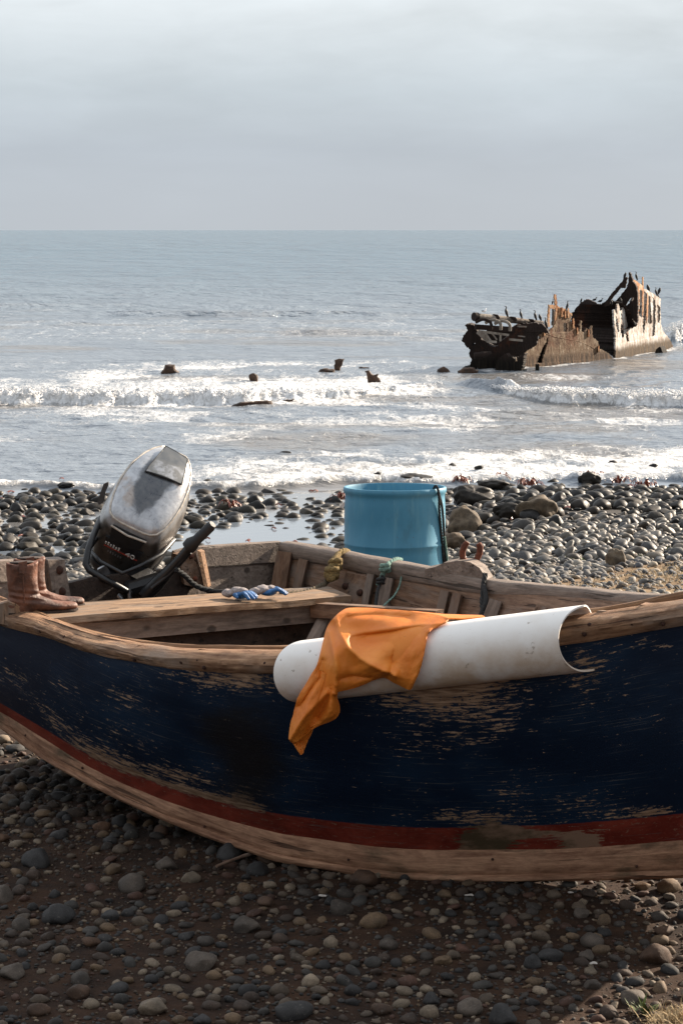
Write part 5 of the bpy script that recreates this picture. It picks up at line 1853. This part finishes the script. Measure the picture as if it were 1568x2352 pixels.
def bird(kind, x, y, h, D, face, label, cat='bird'):
    px, py = zx((x, y))
    hm = h * .3482 / FPX * D
    key = kind
    if key not in BM:
        o = build('gull' if kind == 'gull' else 'cormorant', bird_mesh(kind), M['gull_w'] if kind == 'gull' else M['feather'], None, 60)
        BM[key] = o
    else:
        o = BM[key].copy()
        COL.objects.link(o)
    o.location = [float(q) for q in U(px, py, D)]
    o.scale = (hm, hm, hm)
    o.rotation_euler = (0, 0, face)
    tag(o, label, cat, None if kind == 'gull' else 'cormorants perched on the wreck')
    return o


L0, R0 = R(12), R(170)
gl = bird('gull', 256, 340, 40, 60.1, R(-150), 'white and grey gull standing on the pipe end of the wreck', 'gull')
wg = MB().add(*ico(2))
wv = wg.v[0] * np.array((.30, .12, .10))
gw = MB().ell((.22, .0, .52), (.30, .165, .10), Matrix.Rotation(R(6), 3, 'Y'))
wo = build('wing', gw, M['gull_g'], None, 60)
wo.parent = gl
birds = [('upright', 402, 366, 80, 60.4, L0, 'tall cormorant next to the gull, facing left on the wreck pipe'),
         ('upright', 497, 374, 68, 60.8, L0, 'second tall cormorant along the wreck pipe, facing left'),
         ('upright', 592, 386, 72, 61.1, L0, 'third tall cormorant along the wreck pipe, close to a hunched one'),
         ('hunched', 624, 390, 48, 61.2, L0, 'hunched cormorant behind the third tall one on the pipe'),
         ('upright', 662, 440, 78, 60.7, L0, 'cormorant low in the gap between pipe and rusty frames'),
         ('upright', 708, 282, 42, 63.0, R0, 'small cormorant beside the thin rusty spike'),
         ('upright', 804, 318, 66, 62.2, R0, 'cormorant on the orange rust frame, facing right'),
         ('hunched', 757, 392, 48, 63.2, L0, 'cormorant half hidden behind the orange rust frames'),
         ('hunched', 896, 268, 32, 67.0, R0, 'crouched cormorant on the left shoulder of the black bulkhead'),
         ('level', 984, 264, 40, 66.6, R0, 'cormorant leaning forward on top of the black bulkhead'),
         ('level', 1022, 274, 42, 66.2, R0, 'cormorant stepping right, rightmost on the black bulkhead top'),
         ('hunched', 1184, 112, 46, 65.4, R0, 'cormorant on the tip of the leaning black beam'),
         ('upright', 1258, 120, 60, 66.8, L0, 'topmost cormorant right of the black stem point'),
         ('hunched', 1298, 158, 26, 69.0, L0, 'little cormorant shape by the thin bow spike'),
         ('hunched', 1336, 198, 52, 69.2, L0, 'bulky hunched cormorant in the middle of the bow top'),
         ('upright', 1388, 222, 58, 70.0, L0, 'upright cormorant left of the pair at the bow end'),
         ('hunched', 1410, 216, 50, 70.2, R(190), 'cormorant right of the pair at the bow end, brownish back'),
         ('hunched', 1404, 244, 30, 70.1, L0, 'small cormorant just under the pair at the bow end'),
         ('hunched', 1094, 280, 34, 65.0, L0, 'cormorant tucked at the foot of the leaning beam'),
         ('hunched', 1156, 268, 34, 65.0, L0, 'cormorant under the stem fin beside the sky gap'),
         ('hunched', 1246, 420, 30, 66.0, L0, 'dark cormorant in the broken notch of the bow plating')]
for b in birds:
    bird(*b)

# ------------------------------------------------------------------ wreckage in the surf


def lumpy(v, amp, sc, seed):
    n = np.stack([fbm(v[:, 0] * sc + 5 * s, v[:, 1] * sc + v[:, 2] * sc * 1.3, 3, seed + s) - .5 for s in range(3)], 1)
    return v + n * amp


def debris(name, loop, thick, label, seed, cat, amp=1.0, mat='stump'):
    """loop in photo px; stands in the water at the lowest py"""
    base = max(q[1] for q in loop)
    D = pxY(base)
    pts = [U(a, b + (3 if b > base - 2 else 0), D) for a, b in jag(loop, amp, seed, 5)]
    k = D / FPX
    c = np.mean(pts, 0)
    lay = []
    for d, s in ((-.5, .72), (-.3, .97), (0, 1.0), (.3, .95), (.5, .7)):
        lay.append(c + (np.array(pts) - c) * s + np.array((.05, 1, 0)) * d * thick * k)
    mb = MB().grid(np.stack(lay), None, True, True)
    mb.v = [lumpy(mb.v[0], 4 * k, 1 / (9 * k), seed)]
    return tag(build(name, mb, M[mat], None, 60), label, cat)


debris('wreck_stump', [(370, 856), (378, 846), (379, 838), (402, 837), (405, 850), (412, 855), (410, 858), (372, 858)], 26, 'squat brown wreck stump left of the others in the foam', 3, 'stump')
debris('wreck_stump', [(573, 873), (572, 860), (582, 856), (591, 860), (593, 872), (590, 875)], 16, 'small square dark stump standing alone in the foam', 5, 'stump')
debris('wreck_stump', [(729, 856), (735, 848), (752, 846), (768, 849), (769, 858), (732, 859)], 24, 'low rounded brown lump next to the leaning stump', 7, 'stump')
debris('wreck_stump', [(767, 850), (770, 834), (768, 827), (778, 824), (790, 825), (786, 838), (781, 850)], 12, 'leaning dark stump with a notched top', 9, 'stump')
debris('wreck_stump', [(844, 876), (842, 862), (838, 852), (846, 850), (852, 858), (858, 862), (868, 858), (866, 866), (874, 876)], 12, 'forked dark stump near the end of the breaking wave', 11, 'stump')
debris('floating_timber', [(820, 845), (832, 843), (847, 844), (848, 848), (832, 847)], 8, 'thin brown timber floating behind the forked stump', 13, 'timber', .5)
debris('wreck_stump', [(1002, 855), (1008, 846), (1018, 841), (1028, 848), (1038, 855)], 22, 'dark pointed lump left of the wreck', 15, 'stump')
debris('wreck_stump', [(1050, 852), (1060, 846), (1084, 844), (1098, 850), (1096, 856), (1052, 856)], 26, 'low dark debris touching the stern of the wreck', 17, 'wreckage')
debris('floating_timber', [(528, 932), (545, 926), (566, 923), (600, 920), (624, 921), (627, 928), (600, 931), (560, 933)], 22, 'long dark timber lying under the breaking wave', 19, 'timber', .8)
debris('floating_timber', [(634, 922), (655, 919), (676, 917), (672, 922), (645, 925)], 12, 'short timber right of the long one under the breaking wave', 21, 'timber', .5)

# ------------------------------------------------------------------ stones
def rock_variant(seed, sub=3, ang=.22, flat=.62):
    v, f = ico(sub)
    v = v.copy()
    q = np.random.default_rng(seed)
    # a few flattened sides, as in rolled cobbles
    hard = seed % 2 == 0
    for _ in range(13 if hard else 8):
        d = nrm(q.normal(size=3))
        lim = q.uniform(.55, .85) if hard else q.uniform(.68, .95)
        h = v @ d
        v = v - np.maximum(h - lim, 0)[:, None] * d * (.93 if hard else .75)
    n = fbm(v[:, 0] * 1.4 + seed, v[:, 1] * 1.4 + v[:, 2] * 1.7, 3, seed % 400) - .5
    v = v * (1 + ang * n)[:, None]
    v = v * np.array((1.0, q.uniform(.66, .92), flat * q.uniform(.8, 1.15)))
    return v, f


VAR3 = [rock_variant(100 + i, 3) for i in range(10)]
VAR2 = [rock_variant(200 + i, 2) for i in range(10)]
VAR1 = [rock_variant(300 + i, 1, .12) for i in range(10)]


def scatter_mesh(name, P, Rr, rot, var, mat, rnd=None, tilt=.16):
    """many stones as one mass"""
    vs, fs, rs = [], [], []
    off = 0
    pick = RNG.integers(0, len(var), len(P))
    rnd = RNG.random(len(P)) if rnd is None else rnd
    for k, (bv, bf) in enumerate(var):
        ix = np.where(pick == k)[0]
        if not len(ix):
            continue
        c, s = np.cos(rot[ix]), np.sin(rot[ix])
        tl = RNG.normal(0, tilt, len(ix))
        v = bv[None] * Rr[ix][:, None, None]
        vz = v[..., 2] * RNG.uniform(.7, 1.25, len(ix))[:, None] + v[..., 0] * tl[:, None]
        x = v[..., 0] * c[:, None] - v[..., 1] * s[:, None]
        y = v[..., 0] * s[:, None] + v[..., 1] * c[:, None]
        w = np.stack([x, y, vz], -1) + P[ix][:, None]
        vs.append(w.reshape(-1, 3))
        fs.append((bf[None] + (off + np.arange(len(ix)) * len(bv))[:, None, None]).reshape(-1, 3))
        rs.append(np.repeat(rnd[ix], len(bv)))
        off += len(ix) * len(bv)
    o = bigmesh(name, np.concatenate(vs), np.concatenate(fs), mat, {'rnd': np.concatenate(rs)})
    return tag(o, kind='stuff')


def darts(n, xr, yr, rmin, rmax, keep=None, power=2.2, space=.9, tries=12, existing=None):
    """positions that do not overlap, large first"""
    r = np.sort(rmin + (rmax - rmin) * RNG.random(n) ** power)[::-1]
    cell = rmax * 2
    grid = {}
    out = []

    def ok(x, y, q):
        i, j = int(x // cell), int(y // cell)
        for a in (-1, 0, 1):
            for b in (-1, 0, 1):
                for (u, v, w) in grid.get((i + a, j + b), ()):
                    if (x - u) ** 2 + (y - v) ** 2 < (space * (q + w)) ** 2:
                        return False
        return True
    for e in (existing or ()):
        grid.setdefault((int(e[0] // cell), int(e[1] // cell)), []).append(tuple(e))
    for q in r:
        for _ in range(tries):
            y = RNG.uniform(*yr)
            fx = xr(y)
            x = RNG.uniform(*fx)
            if keep is not None and RNG.random() > keep(x, y):
                continue
            if ok(x, y, q):
                grid.setdefault((int(x // cell), int(y // cell)), []).append((x, y, q))
                out.append((x, y, q))
                break
    return np.array(out)


def place_single(name, arr, meshes, sink, group, labeler, cat):
    for (x, y, q) in arr:
        o = bpy.data.objects.new(name, meshes[RNG.integers(0, len(meshes))])
        COL.objects.link(o)
        z = float(ground(x, y))
        o.location = (float(x), float(y), z + q * sink)
        o.scale = (q, q, q)
        o.rotation_euler = (RNG.normal(0, .12), RNG.normal(0, .12), RNG.uniform(0, 6.28))
        tag(o, labeler(x, y, q, o), cat, group)


def rock_meshes(name, mats, var):
    out = []
    for i, (v, f) in enumerate(var):
        me = bpy.data.meshes.new(name)
        me.from_pydata(v.tolist(), [], f.tolist())
        me.shade_smooth()
        me.materials.append(mats[i % len(mats)])
        out.append(me)
    return out


def m_solid_stone(name, col, rough=.8, wet=0.0):
    return m_stone(name, [(0, col), (.5, tuple(c * 1.25 for c in col)), (.8, tuple(c * .8 for c in col))], rough, wet)


fore_cols = [('grey cobble', (.056, .043, .033)), ('tan cobble', (.105, .066, .036)), ('slate grey cobble', (.026, .024, .023)), ('brown cobble', (.060, .032, .018)), ('pale cobble', (.15, .113, .078))]
fore_mats = [m_solid_stone(*c) for c in fore_cols]
fore_me = rock_meshes('cobble', fore_mats, VAR3)
wet_mats = [m_solid_stone('dark wet cobble', (.018, .0145, .011), .52, -.12), m_solid_stone('olive wet cobble', (.020, .0155, .0095), .6, -.15), m_solid_stone('black wet cobble', (.008, .0072, .0065), .5, -.12)]
wet_me = rock_meshes('wet_cobble', wet_mats, VAR3)

# foreground cobbles in the dirt in front of the boat
xf = lambda y: (-.23 * y - .5, .23 * y + .5)
fkeep = lambda x, y: .5 + .5 * float(sm(fbm(x * 1.1, y * 1.1, 2, 121), .36, .52))
big = darts(128, xf, (5.75, 8.3), .034, .066, fkeep, 1.6, 1.0)


def fl(x, y, q, o):
    colr = o.data.materials[0].name.split(' cobble')[0]
    side = 'left of the orange cloth' if x < -.25 else ('right of the orange cloth' if x > .25 else 'below the orange cloth')
    return '%s %s cobble on the dirt before the boat, %s' % ('large' if q > .05 else 'smaller', colr, side)


place_single('cobble', big, fore_me, .22, 'cobbles in the dirt in front of the boat', fl, 'stone')
ex = [tuple(b) for b in big]
mid = darts(6000, xf, (5.5, 9.6), .008, .034, lambda x, y: .42 + .58 * float(sm(fbm(x * 1.3 + 4, y * 1.3, 3, 131), .36, .56)), 2.2, .88, 8, ex)
tiny = darts(17000, xf, (5.5, 8.8), .0025, .010, lambda x, y: .45 + .55 * float(sm(fbm(x * 1.7 + 9, y * 1.7, 3, 141), .34, .55)), 1.6, .8, 3)
mid2 = darts(900, lambda y: (-.30 * y, -.05 * y), (8.2, 12.0), .012, .05, None, 2.0, .9, 6, ex)
mid = np.concatenate([mid, mid2])
for arr, var, nm in ((mid, VAR2, 'pebbles'), (tiny, VAR1, 'gravel')):
    z = ground(arr[:, 0], arr[:, 1]) + arr[:, 2] * .18
    scatter_mesh(nm, np.stack([arr[:, 0], arr[:, 1], z], 1), arr[:, 2], RNG.uniform(0, 6.28, len(arr)), var, M['cobble'])

# grey shingle of the beach behind the boat
sh_x = lambda y: (-.22 * y - .3, .28 * y + .5)


def shkeep(x, y):
    px = 784 + x / y * FPX
    if px > 1130 and y < 16.3 + (px - 1190) / 380 * 2.6:
        return .16
    return 1.0 if ground(x, y) > SEA - .02 else .15


sh1 = darts(21000, sh_x, (13.2, 19.5), .012, .054, shkeep, 2.6, .78, 4)
sh2 = darts(9000, sh_x, (19.0, 25.5), .020, .095, shkeep, 2.8, .78, 4)
for arr, nm in ((sh1, 'shingle'), (sh2, 'coarse_shingle')):
    z = ground(arr[:, 0], arr[:, 1]) + arr[:, 2] * .22
    scatter_mesh(nm, np.stack([arr[:, 0], arr[:, 1], z], 1), arr[:, 2], RNG.uniform(0, 6.28, len(arr)), VAR2, M['shingle'] if nm == 'shingle' else M['damp'], None, .32)


# wet cobbles in the pools at the water's edge
def wkeep(x, y):
    px = 784 + x / y * FPX
    d = .34 + .66 * float(sm(fbm(x * .7, y * .55, 3, 151), .30, .44))
    if 460 < px < 730 and 26.2 < y < 28.6:
        d *= .10
    if 590 < px < 700 and 28.6 < y < 30:
        d *= .3
    if 1300 < px < 1420 and 27.5 < y < 29.5:
        d *= .25
    if px > 1000:
        d = max(d, .55) if y > 27.0 else .10
    lim = 33.0 + .6 * math.sin(x * 1.9) + (.8 if px > 1000 else 0)
    return d if y < lim else .012


wx = lambda y: (-.25 * y, .25 * y)
wb = darts(3100, wx, (23.6, 35.0), .06, .155, wkeep, 1.8, .72, 18)
vis = sorted(range(len(wb)), key=lambda i: -wb[i][2] / wb[i][1] * (1 if abs(wb[i][0] / wb[i][1]) < .152 else .1))
one = wb[vis[:170]]
rest = wb[vis[170:]]


def wl(x, y, q, o):
    px = 784 + x / y * FPX
    where = 'left of the motor' if px < 300 else ('between motor and barrel' if px < 800 else 'right of the barrel')
    return '%s %s standing in the shallow pools %s' % ('large' if q > .11 else 'smaller', o.data.materials[0].name, where)


place_single('wet_cobble', one, wet_me, .28, 'wet cobbles in the tide pools', wl, 'stone')
w2 = darts(4800, wx, (23.6, 33.5), .025, .07, lambda x, y: wkeep(x, y) ** 1.2, 1.5, .85, 4, [tuple(b) for b in wb])
al_ = np.concatenate([rest, w2])
z = ground(al_[:, 0], al_[:, 1]) + al_[:, 2] * .28
scatter_mesh('wet_stones', np.stack([al_[:, 0], al_[:, 1], z], 1), al_[:, 2], RNG.uniform(0, 6.28, len(al_)), VAR2, M['wet'])

# boulders one can tell apart


def boulder(px, py, w, h, D, label, mat, seed, cat='rock'):
    """px,py: middle of its foot in the photo; w,h in photo px"""
    k = D / FPX
    v, f = rock_variant(seed, 4, .75, .8)
    v = v + .10 * (np.stack([fbm(v[:, 0] * 4 + s * 9, v[:, 1] * 4 + v[:, 2] * 4, 4, seed % 300 + s) for s in range(3)], 1) - .5)
    mx = np.abs(v).max(0)
    v = v / mx * np.array((w * k / 2, w * k * .38, h * k * .62))
    c = U(px, py, D) + np.array((0, 0, h * k * .38))
    mb = MB().add(v + c, f)
    return tag(build('boulder', mb, mat, None, 179), label, cat)


def gD(px, py):
    """distance where the line of sight meets the ground"""
    for Y in np.linspace(11, 36, 500):
        p = U(px, py, Y)
        if p[2] <= max(float(ground(p[0], Y)), SEA):
            return Y
    return 36.0


for q in ((1082, 1158, 110, 52, 'dark weed covered boulder right of the barrel rim', 'wetb', 501), (1165, 1195, 70, 46, 'dark brown rock between two brown boulders', 'wetb', 503), (1236, 1192, 110, 58, 'big brown angular boulder on the right shingle', 'boulder', 505),
          (1068, 1232, 86, 74, 'tan block of rock close to the right side of the barrel', 'boulder', 507), (955, 1112, 100, 28, 'flat dark rock behind the barrel rim', 'wetb', 509), (1040, 1262, 60, 40, 'small brown rock below the tan block', 'boulder', 511),
          (1350, 1112, 60, 30, 'dark rock under the red kelp at the water line', 'wetb', 513), (1412, 1303, 50, 46, 'rounded grey brown rock standing out of the shingle', 'boulder', 515), (1130, 1122, 80, 26, 'long dark rock with kelp near the foam', 'wetb', 517)):
    boulder(q[0], q[1], q[2], q[3], gD(q[0], q[1]), q[4], M['boulder'] if q[5] == 'boulder' else wet_mats[0], q[6])
for q in ((1500, 1076, 26, 14, 'small dark rock in the foam at far right'), (1405, 1066, 24, 10, 'dark rock awash above the kelp rocks'), (1100, 1080, 26, 14, 'dark rock in the foam above the barrel side'), (655, 1044, 30, 9, 'dark flat rock alone in the calm water'),
          (1040, 1072, 22, 9, 'tiny dark rock awash right of the barrel'), (150, 1124, 46, 18, 'dark rock with a wave breaking on it left of the motor'), (868, 1092, 20, 9, 'tiny dark rock awash left of the barrel')):
    D = CAMS / math.tan(PITCH + math.atan((q[1] - 1176) / FPX))
    boulder(q[0], q[1], q[2], q[3], D, q[4], wet_mats[2], 540 + q[0] % 40)


def scraps():
    q = np.random.default_rng(77)
    mb = MB()
    n_ = 0
    while n_ < 45:
        y = q.uniform(25.5, 33.5)
        x = q.uniform(-.165 * y, .165 * y)
        if q.random() > .15 + .85 * sm(fbm(x * .9, y * .7, 3, 171), .48, .6):
            continue
        n_ += 1
        p0 = np.array((x, y, max(float(ground(x, y)), SEA) + q.uniform(.0, .03)))
        a = q.uniform(0, 6.28)
        d = np.array((math.cos(a), math.sin(a), 0)) * q.uniform(.05, .13)
        sd_ = nrm(np.cross(d, (0, 0, 1))) * q.uniform(.012, .03)
        mb.grid(np.array([[p0 - sd_ + d * t_ + np.array((0, 0, h_)), p0 + d * t_ + np.array((0, 0, h_ + .015)), p0 + sd_ + d * t_ + np.array((0, 0, h_))] for t_, h_ in ((0, -.005), (.35, .008), (.7, .005), (1, -.012))]))
    tag(build('seaweed_scraps', mb, M['kelp'], None, 60, recalc=False), kind='stuff')


scraps()


def kelp(px, py, w, D, label, seed):
    q = np.random.default_rng(seed)
    k = D / FPX
    c = U(px, py, D)
    mb = MB()
    for i in range(26):
        a = q.uniform(0, 6.28)
        r = q.uniform(0, w * k * .36)
        p0 = c + np.array((math.cos(a) * r, math.sin(a) * r * .6, .02))
        d = np.array((math.cos(a + q.normal(0, .6)), math.sin(a + q.normal(0, .6)), 0)) * q.uniform(.05, .14)
        hgt = q.uniform(.03, .11)
        P_ = []
        wd = q.uniform(.008, .022)
        sd_ = nrm(np.cross(d, (0, 0, 1))) * wd
        for t_, h_ in ((0, .0), (.35, 1.0), (.7, .8), (1.0, .1)):
            m_ = p0 + d * t_ + np.array((0, 0, hgt * h_ + q.normal(0, .006)))
            P_.append([m_ - sd_ * (1 - t_ * .5), m_ + np.array((0, 0, .006)), m_ + sd_ * (1 - t_ * .5)])
        mb.grid(np.array(P_))
    tag(build('kelp_clump', mb, M['kelp'], None, 60, recalc=False), label, 'seaweed', 'red brown kelp clumps')


for i, q in enumerate(((1158, 1106, 70, 'red kelp heaped on the long dark rock'), (1215, 1118, 60, 'red kelp clump on the stones near the foam'), (1352, 1100, 60, 'red kelp draped over the dark shore rock'), (1482, 1120, 70, 'red kelp clump on the cobbles at far right'),
                       (1062, 1112, 40, 'orange kelp on the weed covered boulder'), (780, 1150, 40, 'kelp on the cobbles left of the barrel'), (528, 1168, 36, 'red kelp scrap right of the motor cowl'), (1420, 1112, 40, 'loose kelp between two shore rocks'))):
    kelp(q[0], q[1], q[2], gD(q[0], q[1]) - .1, q[3], 600 + i)


# dry straw on the right, small plants, and scraps in the foreground
def blades(name, n, pos, ln, wd, mat, lean=.6, seed=1):
    q = np.random.default_rng(seed)
    v, f = [], []
    for i in range(n):
        p = np.asarray(pos(q), float)
        a = q.uniform(0, 6.28)
        L = ln * q.uniform(.5, 1.3)
        s = np.array((-math.sin(a), math.cos(a), 0)) * wd * q.uniform(.6, 1.3)
        h = q.uniform(.15, 1.0) ** lean
        d = np.array((math.cos(a) * math.sqrt(max(0, 1 - h * h)), math.sin(a) * math.sqrt(max(0, 1 - h * h)), h)) * L
        b = len(v)
        v += [p - s, p + s, p + d * .55 + s * .8 + np.array((0, 0, -.02 * L)), p + d * .55 - s * .8 + np.array((0, 0, -.02 * L)), p + d + np.array((0, 0, -.15 * L))]
        f += [(b, b + 1, b + 2, b + 3), (b + 3, b + 2, b + 4)]
    return build(name, MB().add(np.array(v), f), mat, None, None, recalc=False)


def strawpos(q):
    while True:
        y = q.uniform(13.3, 18.2)
        x = q.uniform(.075 * y + .0, .19 * y + .3)
        if y > 15.6 + (x / y * FPX - 406) / 380 * 2.6:
            continue
        if q.random() < .25 + .75 * sm(fbm(x * 1.4, y * 1.4, 3, 161), .42, .58):
            return (x, y, float(ground(x, y)) + .01)


tag(blades('dry_grass', 5200, strawpos, .07, .0022, M['straw'], 2.2, 3), kind='stuff')
for i, (px, py, w, lb) in enumerate(((1255, 1296, 36, 'low green weed at the edge of the straw, left of the others'), (1330, 1290, 40, 'small green weed in the shingle beside the standing rock'), (1455, 1286, 44, 'green weed right of the standing rock'), (1552, 1268, 30, 'green weed at the right end of the straw patch'))):
    D = gD(px, py)
    c = U(px, py, D)
    tag(blades('small_weed', 130, lambda q, c=c, w=w, D=D: c + np.array((q.normal(0, w * D / FPX * .4), q.normal(0, .09), .0)), .05, .006, M['leaf'], .9, 20 + i), lb, 'plant', 'green weeds on the shingle')
c0 = on_z(1552, 2345, 0.0)
tag(blades('dry_grass_tuft', 420, lambda q: c0 + np.array((q.normal(0, .04), q.normal(0, .035), 0)), .055, .0016, M['straw'], 1.1, 41), 'pale dry grass tuft in the sunlit bottom corner', 'grass tuft')
c1 = on_z(1478, 2325, 0.0)
tag(blades('small_weed', 26, lambda q: c1 + np.array((q.normal(0, .012), q.normal(0, .012), 0)), .05, .005, M['leaf'], .6, 43), 'single green seedling beside the pale grass tuft', 'plant')
a_, b_ = on_z(497, 1990, .012), on_z(643, 1943, .02)
tag(build('driftwood_stick', MB().tube(spline([a_, a_ * .6 + b_ * .4 + np.array((0, 0, .006)), b_], 14), [.005] * 7 + [.007] * 7, 6), M['inner'], None, 60), 'thin straight stick lying on the dirt under the boat', 'stick')
for i, (px, py, s, lb) in enumerate(((740, 2058, .011, 'white and blue scrap in the dirt under the hull'), (1077, 2056, .012, 'white forked shell piece under the boat'), (1310, 2050, .008, 'pale shell chip right of the cloth'),
                                     (1362, 2212, .010, 'white shell fragment near the bottom middle'))):
    c = on_z(px, py, .02)
    v, f = ico(2)
    v = lumpy(v * np.array((1.3, .8, .35)), .6, 1.3, 70 + i) * s + c
    tag(build('shell_fragment', MB().add(v, f), M['white_bit'], None, 40), lb, 'shell')
